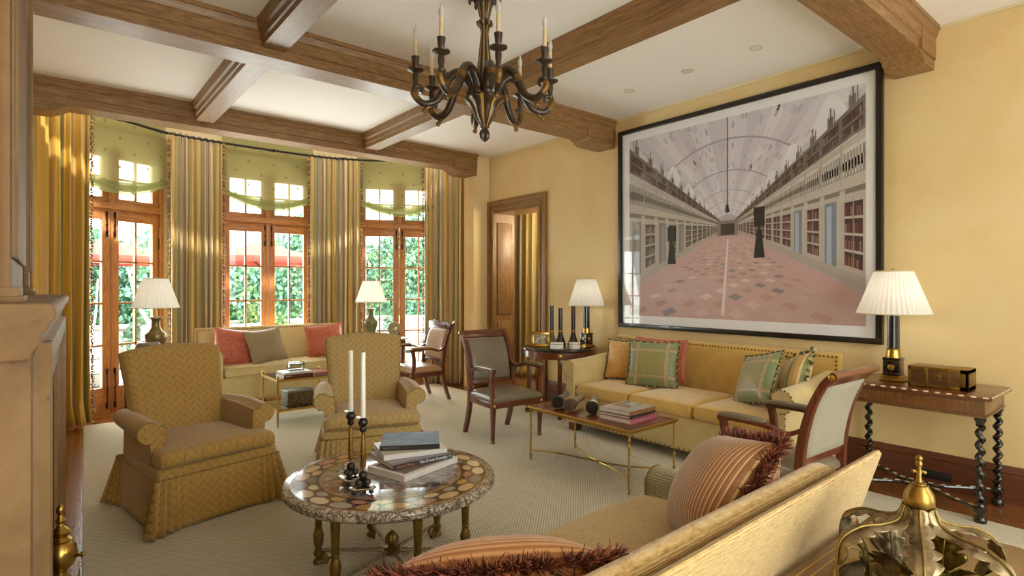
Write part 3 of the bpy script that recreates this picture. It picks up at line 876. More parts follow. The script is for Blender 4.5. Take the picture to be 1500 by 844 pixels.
def openchair(name, label, loc, rz, leather_m, backm, wood='mahog', crest='rail', group='open mahogany armchairs with grey leather'):
    wx, wy, wz = M[wood+'X'], M[wood+'Y'], M[wood+'Z']
    root = thing(name, label, 'chair', loc, rz, group)
    W, Wb = .285, .265
    sty = smooth_pts([(0, .315, .0), (0, .25, .18), (0, .215, .36), (0, .225, .60), (0, .275, .82), (0, .345, .97), (0, .405, 1.035)], 4)
    for s in (-1, 1):
        b = MB(); sq(b, [p+Vector((s*Wb, 0, 0)) for p in sty], .04, [.034+.014*sin(PI*min(1, i/len(sty)*1.4)) for i in range(len(sty))])
        o = b.build('rear_post', wz, root, sharp=35)
        b = MB(); b.lathe([(1e-5, 0), (.016, .001), (.018, .005), (.010, .009), (1e-5, .011)], n=12, M=Matrix.Rotation(s*PI/2, 4, 'Y'), c=(s*(Wb+.02), .395, 1.02)); b.build('rosette', M['gold'], o)
        # front leg with arm support above
        b = MB(); fl = [(s*W, -.235, .0), (s*W, -.24, .18), (s*W, -.245, .33), (s*W, -.245, .40)]
        sq(b, fl, [.026, .032, .042, .044], [.026, .032, .042, .044]); o = b.build('leg', wz, root, sharp=35)
        b = MB(); b.box((s*W, -.235, .016), (.032, .032, .032), .003); b.build('brass_toe', M['brassdull'], o)
        b = MB(); sq(b, smooth_pts([(s*W, -.245, .38), (s*(W), -.225, .48), (s*(W+.004), -.225, .58), (s*(W+.006), -.245, .685)], 4), .036, [.04]*13); b.build('arm_support', wz, root, sharp=35)
        b = MB(); sq(b, smooth_pts([(s*(W+.006), -.275, .69), (s*(W+.006), -.15, .70), (s*(W+.004), .03, .695), (s*(W-.01), .14, .665), (s*(Wb), .225, .70)], 5), .042, .026); a = b.build('armrest', wy, root, sharp=35)
        b = MB(); b.puff(lambda u, v: (s*(W+.006)+u*.027, -.12+v*.15, .712), lambda u, v: (0, 0, 1), .024, 5, .45, 10, 18, T2=.008); o = b.build('arm_pad', leather_m, a, sharp=80)
        b = MB()
        for q in range(18):
            for ss in (-1, 1): b.ball((s*(W+.006)+ss*.026, -.26+q*.0165, .708), .0035, 5)
        b.build('nailheads', M['nail'], a)
        b = MB(); b.lathe([(1e-5, 0), (.013, .0), (.015, .004), (.006, .008), (1e-5, .009)], n=12, M=Matrix.Rotation(PI/2, 4, 'X'), c=(s*W, -.268, .365)); b.build('rosette', M['gold'], root)
    b = MB()
    b.mat(wx); b.bx(-W+.015, W-.015, -.266, -.225, .335, .395, .004); b.bx(-Wb+.015, Wb-.015, .19, .225, .335, .395, .004)
    b.mat(wy); b.prism([(-W-.018, -.23), (-W+.018, -.23), (-Wb+.018, .2), (-Wb-.018, .2)], .335, .395, 'Z', .003); b.prism([(W-.018, -.23), (W+.018, -.23), (Wb+.018, .2), (Wb-.018, .2)], .335, .395, 'Z', .003)
    b.build('seat_frame', None, root)
    b = MB(); b.puff(lambda u, v: (u*(.30-.02*(v+1)/2), -.025+v*.245, .405+.012*(1-u*u)*(1-v*v)), lambda u, v: (0, 0, 1), .065, 7, .4, 20, 20, T2=.03); b.build('seat', leather_m, root, sharp=80)
    # back
    def yb(z):
        for i in range(len(sty)-1):
            if sty[i].z <= z <= sty[i+1].z: t = (z-sty[i].z)/(sty[i+1].z-sty[i].z); return sty[i].y+(sty[i+1].y-sty[i].y)*t
        return sty[-1].y
    b = MB()
    b.box((0, yb(.52), .52), (Wb*2-.03, .03, .05), .004); b.build('back_rail', wx, root, sharp=35); b = MB()
    if crest == 'rail':
        b.tube([(-Wb-.02, .40, 1.025), (Wb+.02, .40, 1.025)], .022, 12); b.box((0, .375, .995), (Wb*2-.03, .026, .065), .004, rot=Euler((-.7, 0, 0)))
    else:
        b.prism([(-Wb-.02, .93), (-Wb-.02, 1.03), (-.1, 1.045), (.1, 1.045), (Wb+.02, 1.03), (Wb+.02, .93)], .305, .345, 'Y', .008); b.bx(-.2, .2, .293, .306, .955, 1.01, .004)
    b.build('crest_rail', wx, root, sharp=35)
    def PB(u, v):
        z = .745+v*.205; return (u*(Wb-.03), yb(z)-.0, z)
    b = MB(); b.puff(PB, lambda u, v: (0, -1, .25), .030, 9, .35, 16, 18, T2=.0); b.build('backrest', leather_m, root, sharp=80)
    b = MB(); b.grid(lambda s_, t: (-(Wb-.022)+2*(Wb-.022)*s_, yb(.54+.42*t)+.012, .54+.42*t), 6, 12); o = b.build('back_panel', backm, root); o.modifiers.new('s', 'SOLIDIFY').thickness = .006
    b = MB()
    for q in range(30): 
        b.ball((-.27+.54*q/29, -.268, .398), .0035, 5)
    b.build('nailheads', M['nail'], root)
    return root
openchair('leather_armchair', 'grey leather mahogany armchair facing the camera, left of the bamboo coffee table', (3.60, 4.53, FZ), rad(-4), M['greyleather'], M['greylinen'])
openchair('leather_armchair', 'grey leather mahogany armchair seen from behind, right of the sofa and coffee table', (3.54, 1.64, FZ), rad(178), M['greyleather'], M['greylinen'])
openchair('carved_armchair', 'tan leather carved armchair standing by the right bay curtain', (3.86, 6.68, FZ), rad(-92), M['tanleather'], M['tanleather'], crest='carved', group=None)

# ------------------------------------------------------------------ sofas
def sofa(label, loc, rz, L, D, zback, zarm, zseat, zbot, ncush, mats, rows=True, armr=.085, feet=.10, armw=.17):
    """front is -Y; origin at the floor centre."""
    mb_, ms_, ma_ = mats
    root = thing('sofa', label, 'sofa', loc, rz)
    h = L/2; yf, yr = -D/2, D/2
    b = MB(); b.bx(-h+.02, h-.02, yf+.02, yr-.06, zbot, zseat-.13, .015, 3); b.build('base', ma_, root)
    # back
    def P(u, v):
        t = (v+1)/2; z = zbot+(zback-zbot)*t; return (u*(h-.005), yr-.13+.075*t, z)
    b = MB(); b.puff(P, lambda u, v: (0, -1, .1), .055, 14, .3, 30, 20, T2=.05); b.build('backrest', mb_, root, sharp=80)
    if rows:
        b = MB(); nn = int(L/.034)
        for i in range(nn): 
            x = -h+.035+(L-.07)*i/(nn-1); b.ball((x, yr-.108, zback-.03), .0095, 6, (1, .6, 1))
        for s in (-1, 1):
            for i in range(int((zback-zarm+.06)/.034)): b.ball((s*(h-.035), yr-.108-.003*i, zback-.03-.034*i), .0095, 6, (1, .6, 1))
        b.build('nailheads', M['nail'], root)
    # arms
    for s in (-1, 1):
        secs = []
        for i in range(9):
            t = i/8; y = yr-.10-(D-.12)*t
            zt_ = zarm+.015*(1-t)+(.05*(1-t)**2); r = armr*(1-.12*(1-t))
            xi = h-armw; cx = h-armr
            pts = [(xi, zbot), (xi, zt_-armr*1.3), (xi+.002, zt_-armr*.7)]
            for a in range(9):
                th = rad(155-a*31); pts.append((cx+r*cos(th), zt_-r+r*sin(th)))
            pts += [(h-.062, zt_-2.0*r), (h-.060, zt_-3*r), (h-.05, zbot)]
            secs.append([Vector((s*p[0], y, p[1])) for p in (pts if s > 0 else pts[::-1])])
        b = MB(); b.loft(secs); arm = b.build('arm', ma_, root, sharp=50)
        # front facing with nailheads / piping
        f = secs[-1] if s > 0 else secs[-1][::-1]
        cen = Vector((s*(h-.095), secs[-1][0].y, (zbot+zarm)/2))
        b = MB(); b.loft([[Vector((p.x*.985+cen.x*.015, p.y, p.z)) for p in f], [Vector((p.x*.95+cen.x*.05, p.y-.018, p.z*.985+.008)) for p in f]]); fr_ = b.build('arm_front', ma_, arm, sharp=50)
        b = MB(); path = smooth_pts([Vector((p.x*.95+cen.x*.05, p.y-.018, p.z*.985+.008)) for p in f[1:]], 3)
        acc = 0; last = path[0]
        for p in path:
            acc += (p-last).length; last = p
            if acc > .028: acc = 0; b.ball(p, .0075, 6)
        b.build('nailheads', M['nail'], arm)
    xi = h-armw-.004
    for i in range(ncush):
        a, c = -xi+2*xi*i/ncush, -xi+2*xi*(i+1)/ncush; m0, w = (a+c)/2, (c-a)/2-.003
        ys = yf+.0; ye = yr-.19
        b = MB(); zc = zseat-.075
        b.puff(lambda u, v: (m0+u*w, (ys+ye)/2+v*(ye-ys)/2, zc+.022*(1-u*u)*(1-v*v)), lambda u, v: (0, 0, 1), .072, nu=26, nv=28, T2=.06, uvs=(w*2, ye-ys), cr=.04, rnd=(.16, .14)); cu = b.build('seat_cushion', ms_, root, sharp=80)
        b = MB()
        for zz in (.06, -.055):
            b.tube([(m0-w+.01, ys+.05, zc+zz), (m0-w+.02, ys+.015, zc+zz), (m0-w*.6, ys+.006, zc+zz+.003), (m0, ys+.004, zc+zz+.004), (m0+w*.6, ys+.006, zc+zz+.003), (m0+w-.02, ys+.015, zc+zz), (m0+w-.01, ys+.05, zc+zz)], .004, 6, smooth=3)
        b.build('piping', ms_, cu)
    if rows:
        b = MB(); nn = int(L/.05)
        for i in range(nn): b.ball((-h+.04+(L-.08)*i/(nn-1), yf+.016, zbot+.018), .009, 6)
        b.build('base_nailheads', M['nail'], root)
    for sx in (-1, 1):
        for y in (yf+.09, yr-.16):
            b = MB(); b.prism([(-.045, 0), (.045, 0), (.055, zbot), (-.055, zbot)], y-.05, y+.05, 'Y', .006)
            o = b.build('foot', M['mahogZ'], root); 
            for v in o.data.vertices: v.co.x += sx*(h-.11)
    return root
sofa('long yellow chenille sofa with nailhead trim below the framed print', (4.715, 3.11, FZ), rad(-90), 2.42, .97, .95, .74, .50, .085, 3, (M['chenille'], M['chenille'], M['chenille2']), armr=.09)
sofa('cream two-cushion sofa in the window bay', (2.42, 7.92, .001), 0, 1.94, .78, .985, .76, .53, .10, 2, (M['cream'], M['cream'], M['cream']), armr=.08, armw=.20)

# ---- near sofa seen from behind
root = thing('sofa', 'ribbed gold chenille sofa in the foreground seen from behind', 'sofa', (1.45, 1.3, FZ), rad(1.6))
X0, X1 = -1.05, 1.13
def bk(b, x0, x1):
    pass
b = MB()
# rear frame panel, leaning back
nse = 22
def endx(z): return X1+.0*(z)
P_ = [(-.40, .12), (-.43, .55), (-.515, .835), (-.505, .848), (-.485, .842), (-.45, .80), (-.36, .58), (-.32, .12)]
loops = []
for i in range(nse+1):
    t = i/nse; x = X0+(X1-X0)*t
    e = max(0, (t-.97)/.03); 
    loops.append([Vector((x-(.06*max(0, .85-z) if i == nse else 0), y, z)) for y, z in P_])
b.loft(loops); b.build('back_frame', M['ribbed'], root, sharp=60)
# inner back pad, rising to its own crest in front of the frame
def PI_(u, v):
    t = (v+1)/2; z = .42+(.400-.13*max(0, (abs(u)-.75)/.25)**2)*t; return (X0+.02+(X1-X0-.06)*(u+1)/2, -.285-.095*t, z)
b = MB(); b.puff(PI_, lambda u, v: Vector((0, 1, .25)).normalized(), .036, 14, .34, 36, 18, T2=.045, uvs=(2.1, .5)); b.build('back_pad', M['ribbed'], root, sharp=80)
b = MB(); b.bx(X0+.02, X1-.02, -.42, .46, .10, .33, .02, 3); b.build('base', M['ribbed'], root)
for i in range(2):
    a = X0+.17+(X1-X0-.36)/2*i; c = a+(X1-X0-.36)/2; m0, w = (a+c)/2, (c-a)/2-.004
    b = MB(); b.puff(lambda u, v: (m0+u*w, .085+v*.40, .41+.03*(1-u*u)*(1-v*v)), lambda u, v: (0, 0, 1), .08, 8, .4, 22, 22, T2=.06, uvs=(w*2, .8)); b.build('seat_cushion', M['ribbed'], root, sharp=80)
for s, xx in ((-1, X0+.085), (1, X1-.20)):
    secs = []
    for i in range(11):
        t = i/10; y = -.30+.72*t; zt_ = .66-.055*t; r = .085
        L_ = [Vector((xx-.07, y, .12)), Vector((xx-.08, y, zt_-r*1.6))]+[Vector((xx+r*cos(rad(170-a*20)), y, zt_-r+r*sin(rad(170-a*20)))) for a in range(9)]+[Vector((xx+.08, y, zt_-r*1.6)), Vector((xx+.07, y, .12))]
        secs.append(L_)
    b = MB(); b.loft(secs); ar = b.build('arm', M['greyrib'], root, sharp=50)
    b = MB(); b.tube([p+Vector((0, .002, 0)) for p in secs[-1]], .006, 6, smooth=2); b.build('arm_piping', M['checkpipe'], ar)
for sx in (X0+.1, X1-.14):
    for y in (-.34, .38):
        b = MB(); b.box((sx, y, .05), (.07, .07, .10), .006); b.build('foot', M['mahogZ'], root)

# ------------------------------------------------------------------ pillows in place
def stripemat(name, stops, per, axis=0, rough=.7, bump=.2): return stripes(name, per, stops, rough, axis, bump=bump, constant=False)
M['rust'] = stripemat('rust_ribbed_stripe', [(0, '#8e5f3a'), (.45, '#a47550'), (.62, '#a47550'), (.70, '#dcbb8c'), (.82, '#dcbb8c'), (.90, '#8e5f3a')], .0145, 0)
M['rust2'] = stripemat('rose_ribbed_stripe', [(0, '#96602f'), (.35, '#b37d45'), (.55, '#cf9f6e'), (.8, '#c08a55'), (.95, '#96602f')], .0145, 1, bump=.5)
M['fr1'] = plain('rust_fringe', '#8c4528', .7); M['fr2'] = plain('dark_wine_fringe', '#4b1c17', .7); M['fr3'] = plain('pink_fringe', '#b9775e', .7)
FR = [M['fr1'], M['fr2'], M['fr3'], M['fr1'], M['fr2']]
pillow('large striped rust pillow with brush fringe at the right end of the near sofa', (2.04, 1.20, .72), (-.56, .60, .57), .50, .48, .155, M['rust'], rad(-14), 'brush', FR, tl=.05)
pillow('striped rose pillow with brush fringe in the middle of the near sofa', (.98, 1.25, .655), (.38, .60, .70), .60, .42, .14, M['rust2'], rad(4), 'brush', FR, tl=.045)
# damask silk
def damask(name, a, bcol, sc=9, rough=.45):
    k = NT(name); k.set(Roughness=rough, Sheen_Weight=.3); co = k.coord('UV')
    n = k.noise(co, sc, 2, .5, 2.2); k.col(k.ramp(n, [(.44, a), (.52, bcol), (.60, a)])); k.bump(k.noise(k.coord('UV', (2, 40, 1)), 8, 2), .15, .003); return k.m
M['red'] = damask('coral_damask', '#b5523a', '#c97d5c', 16)
M['taupe'] = damask('taupe_silk', '#8d7c5c', '#94845f', 3)
k = NT('green_plaid_silk'); k.set(Roughness=.4, Sheen_Weight=.3); x = k.xyz(k.coord('UV'))
def band(v, c_, w): return k.math('LESS_THAN', k.math('ABSOLUTE', k.math('SUBTRACT', k.math('ABSOLUTE', v), c_)), w)
bands = k.math('MAXIMUM', band(x[0], .155, .016), band(x[1], .135, .014))
n = k.noise(k.coord('UV'), 45, 2, .5, 1.5)
inner = k.math('MULTIPLY', k.math('LESS_THAN', k.math('ABSOLUTE', x[0]), .13), k.math('LESS_THAN', k.math('ABSOLUTE', x[1]), .11))
c = k.mix(k.math('MULTIPLY', inner, .75), '#7c8559', k.ramp(n, [(.45, '#8d8a52'), (.6, '#a58a55')]))
c = k.mix(k.math('MULTIPLY', bands, .8), c, k.ramp(k.noise(k.coord('UV'), 90, 2), [(.45, '#a1774d'), (.55, '#c9b184')])); k.col(c)
k.bump(k.noise(k.coord('UV', (1, 1, 1)), 9, 3), .25, .006); M['greenplaid'] = k.m
M['goldsatin'] = damask('gold_satin', '#cf9f56', '#d8ac66', 4, .35)
M['candy'] = stripes('yellow_green_stripe_silk', .13, [(0, '#d8b46c'), (.35, '#d8b46c'), (.36, '#a8452e'), (.39, '#e0c892'), (.55, '#8f9460'), (.75, '#b0ab74'), (.82, '#e3cf9d'), (.86, '#a8452e'), (.88, '#d8b46c')], rough=.45, axis=0)
T1 = [plain('olive_tassel', '#565328', .7), plain('umber_tassel', '#4f3f22', .7), plain('sand_tassel', '#b5a372', .7)]
pillow('gold satin tasselled pillow at the left end of the yellow sofa', (4.80, 3.93, .735), (-.93, -.22, .28), .44, .42, .07, M['goldsatin'], 0, 'tassel', T1)
pillow('green plaid silk pillow, upright at the left of the yellow sofa', (4.70, 3.50, .745), (-.90, -.36, .30), .50, .46, .08, M['greenplaid'], 0, 'tassel', T1)
pillow('green plaid silk pillow leaning askew at the right of the yellow sofa', (4.66, 2.40, .74), (-.72, .42, .42), .46, .46, .08, M['greenplaid'], rad(-14), 'tassel', T1)
pillow('yellow and green striped pillow with big tassels by the yellow sofa right arm', (4.80, 2.16, .755), (-.62, .62, .36), .44, .42, .09, M['candy'], rad(-18), 'bigtassel', [T1[2], T1[0]])
pillow('plain coral red pillow, its edge peeping out behind the upright green pillow', (4.93, 3.58, .765), (-.97, -.1, .12), .60, .44, .055, M['red'], 0)
pillow('coral damask pillow at the left arm of the bay sofa', (1.84, 7.83, .755), (.10, -.93, .35), .50, .48, .08, M['red'], rad(10))
pillow('taupe silk pillow leaning on the coral one in the bay sofa', (2.20, 7.74, .755), (.12, -.90, .42), .48, .46, .075, M['taupe'], rad(-6), None, plain('braid', '#9b6b46', .6))
pillow('coral damask pillow at the right of the bay sofa', (3.02, 7.83, .77), (-.22, -.92, .32), .50, .46, .08, M['red'], rad(-6))
# ------------------------------------------------------------------ round specimen-marble table
tb = thing('marble_table', 'round inlaid marble coffee table on bronze legs in front of the armchairs', 'coffee table', (1.45, 2.80, FZ), 0)
k = NT('specimen_marble'); k.set(Roughness=.07, Coat_Weight=.4, Coat_Roughness=.03)
co = k.coord('Object')
vo = k.n('ShaderNodeTexVoronoi'); vo.inputs['Scale'].default_value = 7.5; k.l(co, vo.inputs[0])
nn = k.noise(co, 14, 6, .6, 1.2)
hue = k.xyz(vo.outputs['Color'])[0]
c = k.ramp(hue, [(0, '#6b5a5a'), (.18, '#8d8288'), (.32, '#7e4638'), (.45, '#a39a98'), (.58, '#463e40'), (.7, '#97704f'), (.82, '#6f7076'), (.92, '#643730')], 'CONSTANT')
c = k.mix(.45, c, k.ramp(nn, [(.35, '#3a2f30'), (.5, '#85797a'), (.62, '#c9bfb8')]), 'MIX'); k.col(c); M['specimen'] = k.m
k = NT('breccia_marble'); k.set(Roughness=.15, Coat_Weight=.3); co = k.coord('Object')
vo = k.n('ShaderNodeTexVoronoi'); vo.feature = 'DISTANCE_TO_EDGE'; vo.inputs['Scale'].default_value = 48
nd = k.n('ShaderNodeTexNoise'); nd.inputs['Scale'].default_value = 9; k.l(co, nd.inputs[0])
k.l(k.mix(.12, co, nd.outputs['Color']), vo.inputs[0])
nn = k.noise(co, 16, 6, .65, 2)
c = k.mix(k.ramp(vo.outputs[0], [(.02, '#ffffff'), (.14, '#000000')]), k.ramp(nn, [(.3, '#5d5048'), (.45, '#9d8f80'), (.62, '#cbbfae')]), '#4c423e'); k.col(c); M['breccia'] = k.m
b = MB(); b.lathe([(1e-4, .438), (.53, .438), (.548, .442), (.56, .452), (.561, .470), (.556, .482), (.548, .4868), (1e-4, .487)], n=96); top = b.build('tabletop', M['breccia'], tb)
b = MB(); b.lathe([(1e-4, .4872), (.372, .4872), (.372, .4880), (1e-4, .4880)], n=96); b.build('inlay_field', M['specimen'], top)
k = plain('brown_marble', '#4a342b', .1, 0, .4, .3, 0, 20)
b = MB(); b.lathe([(.374, .4872), (.512, .4872), (.512, .4879), (.374, .4879)], n=96, ring=True); o = b.build('inlay_ring', k, top)
stones = [plain('stone_'+nm, h, .1, 0, .4, .12, 0, 24) for nm, h in (('cream', '#c9ae86'), ('rose', '#a8796a'), ('honey', '#b8905a'), ('grey', '#9c958c'), ('sand', '#d0bfa0'), ('slate', '#716c68'))]
b = MB()
for q in range(22):
    a = 2*PI*q/22; r0 = .472; b.mat(stones[(q*5+q//3) % 6])
    vs = []
    for j in range(20):
        t = 2*PI*j/20; rr = r0+.033*cos(t)-.004; w = .058*sin(t)
        vs.append(b.bm.verts.new((rr*cos(a)-w*sin(a), rr*sin(a)+w*cos(a), .4884)))
    b.f(vs)
    b.mat(stones[(q*5+2) % 6]); vs = []
    for j in range(14):
        t = 2*PI*j/14; rr = .412+.024*cos(t); w = .040*sin(t); a2 = a+PI/22
        vs.append(b.bm.verts.new((rr*cos(a2)-w*sin(a2), rr*sin(a2)+w*cos(a2), .4885)))
    b.f(vs)
b.build('scale_inlay', None, top)
b = MB(); b.lathe([(.365, .4881), (.376, .4881), (.376, .4887), (.365, .4887)], n=96, ring=True); b.build('inlay_band', plain('ochre_marble', '#a87e50', .1), top)
b = MB(); b.lathe([(.510, .4873), (.518, .4873), (.518, .4882), (.510, .4882)], n=96, ring=True); b.build('inlay_band', bpy.data.materials['ochre_marble'], top)
R_ = .40
for q in range(6):
    a = rad(-39.4+60*q); e = Vector((cos(a), sin(a), 0))
    b = MB(); b.lathe([(.010, 0), (.026, .002), (.030, .012), (.024, .024), (.012, .03), (.022, .045), (.027, .06), (.018, .085), (.026, .12), (.029, .155), (.021, .185), (.015, .20), (.022, .21), (.0125, .22), (.0125, .388), (.021, .395), (.016, .405), (.024, .42), (.027, .437)], e*R_, 14); lg = b.build('leg', M['bronze'], tb, sharp=50)
    b = MB(); b.lathe([(.0135, .222), (.0135, .387)], e*R_, 16); b.build('shaft', M['steel'], lg)
    b = MB(); p0 = e*R_; sc_ = []
    for i in range(26):
        t = i/25; ang = -PI*.5+t*PI*2.6; r = .036*(1-t*.72)
        sc_.append((p0-e*.055)+e*(-cos(ang)*r*-1)+Vector((0, 0, .045+sin(ang)*r)))
    b.tube([p0+Vector((0, 0, .02))]+sc_, [.012]+[.011-.006*i/25 for i in range(26)], 8); b.build('scroll_foot', M['bronze'], lg)
    b = MB(); b.tube([e*.04+Vector((0, 0, .075)), e*(R_-.02)+Vector((0, 0, .075))], .0085, 8)
    b.tube([e*.055+Vector((0, 0, .075)), e*.075+Vector((0, 0, .075))], .013, 8); b.tube([e*.2+Vector((0, 0, .075)), e*.215+Vector((0, 0, .075))], .012, 8); b.build('stretcher', M['steel'], tb)
b = MB(); b.lathe([(1e-4, .045), (.03, .05), (.045, .062), (.045, .085), (.03, .097), (.018, .10), (.020, .108), (.036, .12), (.038, .135), (.028, .16), (.010, .178), (1e-4, .182)], (0, 0, 0), 24, flute=12, fd=.12); b.build('pinecone_hub', M['bronze'], tb)
TT = .4885+FZ+.0005

# ---- candlesticks and candles
def candlestick(x, y, rz, lab):
    r = thing('candlestick', lab, 'candlestick', (x, y, TT), rz, 'pair of black ball candlesticks on the marble table')
    for q in range(3):
        a = 2*PI*q/3+PI/2; b = MB(); b.ball((.047*cos(a), .047*sin(a), .0125), .0125, 14); b.build('ball_foot', M['blackbead'], r)
    b = MB(); tri = []
    for q in range(3):
        a = 2*PI*q/3+PI/2; 
        for da in (-.28, .28): tri.append((.066*cos(a+da), .066*sin(a+da)))
    b.prism(tri, .0255, .0345, 'Z', .002); b.build('base_plate', M['silver'], r)
    b = MB()
    for q in range(3):
        a = 2*PI*q/3+PI/2; b.ball((.023*cos(a), .023*sin(a), .055), .0198, 16)
    b.ball((0, 0, .088), .0225, 16); b.build('ball_stack', M['blackbead'], r)
    b = MB(); b.lathe([(1e-4, .108), (.006, .110), (.005, .122), (.0135, .130), (.0145, .150), (.0128, .16), (.0145, .165), (.0125, .20), (.0085, .285), (.0075, .292), (.010, .296), (.006, .300)], n=18)
    b.tube([(-.026, 0, .185), (.026, 0, .185)], .003, 6); b.ball((-.026, 0, .185), .0045, 6); b.ball((.026, 0, .185), .0045, 6); b.build('stem', M['brass'], r)
    b = MB(); b.ball((0, 0, .316), .018, 16); b.ball((0, 0, .348), .0245, 18); b.build('knop', M['blackbead'], r)
    b = MB(); b.lathe([(1e-4, .368), (.012, .369), (.030, .374), (.031, .376), (.012, .373), (1e-4, .3725)], n=24); b.build('drip_pan', M['silver'], r)
    return TT+.3735
zc = candlestick(1.215, 2.80, .4, 'black ball and brass candlestick on the marble table, the one further left')
candlestick(1.205, 2.63, -.5, 'black ball and brass candlestick on the marble table, nearer the book stack')
for x, y, hh, lab in ((1.215, 2.80, .315, 'tall white taper candle in the left candlestick'), (1.205, 2.63, .320, 'tall white taper candle in the right candlestick by the books')):
    c_ = thing('candle', lab, 'candle', (x, y, zc), 0, 'white taper candles')
    b = MB(); b.lathe([(1e-4, .0), (.0118, .0), (.0125, .02), (.0118, hh-.004), (.009, hh), (1e-4, hh-.001)], n=20); b.build('wax', M['wax'], c_)
    b = MB(); b.tube([(0, 0, hh-.001), (.0005, 0, hh+.006)], .001, 5); b.build('wick', M['blackmat'], c_)

# ---- books
def book(label, o, rz, W, D, T, cover, group=None, spine=None, tc=None, tsize=.012, art=None, extra=None):
    """o: spine-left bottom corner; spine runs along local +x at y=0, pages go to +y."""
    r = thing('book', label, 'book', o, rz, group)
    b = MB(); b.bx(0, W, 0, D, 0, .0025, .001, 1); b.bx(0, W, 0, D, T-.0025, T, .001, 1); b.bx(0, W, 0, .003, .0, T, .001, 1); b.build('cover', cover, r)
    b = MB(); b.bx(.004, W-.004, .003, D-.004, .0026, T-.0026); b.build('pages', M['paper'], r)
    if art:
        for ia, (x0, x1, y0, y1, m) in enumerate(art):
            b = MB(); b.bx(x0*W, x1*W, y0*D, y1*D, T, T+.0003*(ia+1)); b.build('cover_art', m, r)
    for s_, x_, z_, sz, mm in (spine or []):
        text_part(s_, sz, mm, r, (x_*W, -.0004, z_*T), (PI/2, 0, 0))
    return r
wt = plain('white_ink', '#f0efea', .6); orange = plain('orange_ink', '#d0703a', .6); grey = plain('grey_ink', '#8c8c94', .6); blueink = plain('pale_blue_ink', '#8fa0b8', .6); cream_ink = plain('cream_ink', '#e6e2b8', .6)
bkblack = plain('charcoal_cover', '#26262b', .3, coat=.3); bkwhite = plain('white_cover', '#dcd9d6', .4, coat=.1)
g1 = 'art books stacked on the marble table'
book('thick white art book at the bottom of the stack on the marble table', (1.432, 2.63, TT), rad(14.7), .42, .295, .033, bkwhite, g1, [('- -- - --- -- - --', .2, .5, .0125, blueink), ('.', .95, .5, .02, grey)], art=[(.06, .95, .08, .9, plain('brown_cover_print', '#7d6a5a', .3, noise=.5, nscale=25))])
z = TT+.0339
book('black spined book with orange and white title, second from the bottom of the stack', (1.427, 2.744, z), rad(-1.5), .372, .30, .028, bkblack, g1, [('Jaume Plensa', .07, .5, .020, orange), ('The Crown Fountain', .43, .5, .021, wt), ('=', .94, .5, .02, wt)], art=[(.0, 1, .0, .12, plain('grey_band', '#65656a', .3)), (.0, 1, .12, 1, plain('lilac_cover', '#8a8794', .3, noise=.1))])
z += .0289
book('white spined book with cream title, third in the stack on the marble table', (1.426, 2.846, z), rad(-14), .365, .28, .029, bkwhite, g1, [('- -- - --- -- - --', .3, .62, .0125, cream_ink)], art=[(.0, 1, 0, 1, plain('ivory_cover', '#d8d2c0', .3, noise=.1))])
z += .0299
sky1 = NT('misty_sky_print'); nn_ = sky1.noise(sky1.coord('Object', (1, 2, 1)), 6, 5); sky1.col(sky1.ramp(nn_, [(.3, '#62788e'), (.55, '#7d90a4'), (.75, '#a3acba')])); sky1.set(Roughness=.6, Specular_IOR_Level=.2)
book('blue-grey covered book with black spine on top of the stack on the marble table', (1.444, 2.935, z), rad(-31), .335, .29, .028, bkblack, g1, [('GREAT ESCAPES', .05, .5, .013, grey), ('- -- - --- -- - --', .38, .5, .0062, grey)], art=[(.0, 1, .015, 1, sky1.m)])

# ------------------------------------------------------------------ bamboo coffee table
bt = thing('bamboo_coffee_table', 'long brass faux-bamboo coffee table with mahogany top before the yellow sofa', 'coffee table', (3.53, 3.17, FZ))
b = MB(); b.bx(-.285, .285, -.55, .55, .452, .468, .003); b.build('tabletop', M['mahogY'] , bt)
b = MB()
for s in (-1, 1):
    b.tube([(s*.29, -.56, .461), (s*.29, .56, .461)], .0105, 10); b.tube([(-.295, s*.555, .461), (.295, s*.555, .461)], .0105, 10)
    b.bx(s*.27, s*.285, -.54, .54, .44, .453); b.bx(-.28, .28, s*.535, s*.55, .44, .453)
b.build('brass_edge', M['brass'], bt)
for sx in (-1, 1):
    for sy in (-1, 1):
        b = MB(); pr = []
        for i in range(9):
            z0 = .445*i/9; pr += [(.0085, z0+.004), (.0075, z0+.025), (.0088, z0+.040), (.0125, z0+.0455)]
        pr = [(1e-4, 0)]+pr+[(.009, .45)]
        b.lathe(pr, (sx*.275, sy*.54, 0), 12)
        for i in range(1, 9): b.tube([(sx*.275+.008*((-1)**i), sy*.54, .445*i/9+.01), (sx*.275+.017*((-1)**i), sy*.54+.004, .445*i/9+.018)], [.005, .002], 6)
        b.build('leg', M['brass'], bt, sharp=60)
for s in (-1, 1):
    b = MB(); P_ = [(-s*.27, -.53, .085), (-s*.15, -.40, .075), (-s*.05, -.18, .062), (0, 0, .06), (s*.05, .18, .062), (s*.15, .40, .075), (s*.27, .53, .085)]
    b.tube(P_, .0065, 8, smooth=5); b.build('stretcher', M['brass'], bt)
b = MB(); b.tube([(-.012, 0, .06), (.012, 0, .06)], .012, 10); b.build('collar', M['brass'], bt)
BT = .468+FZ+.0006
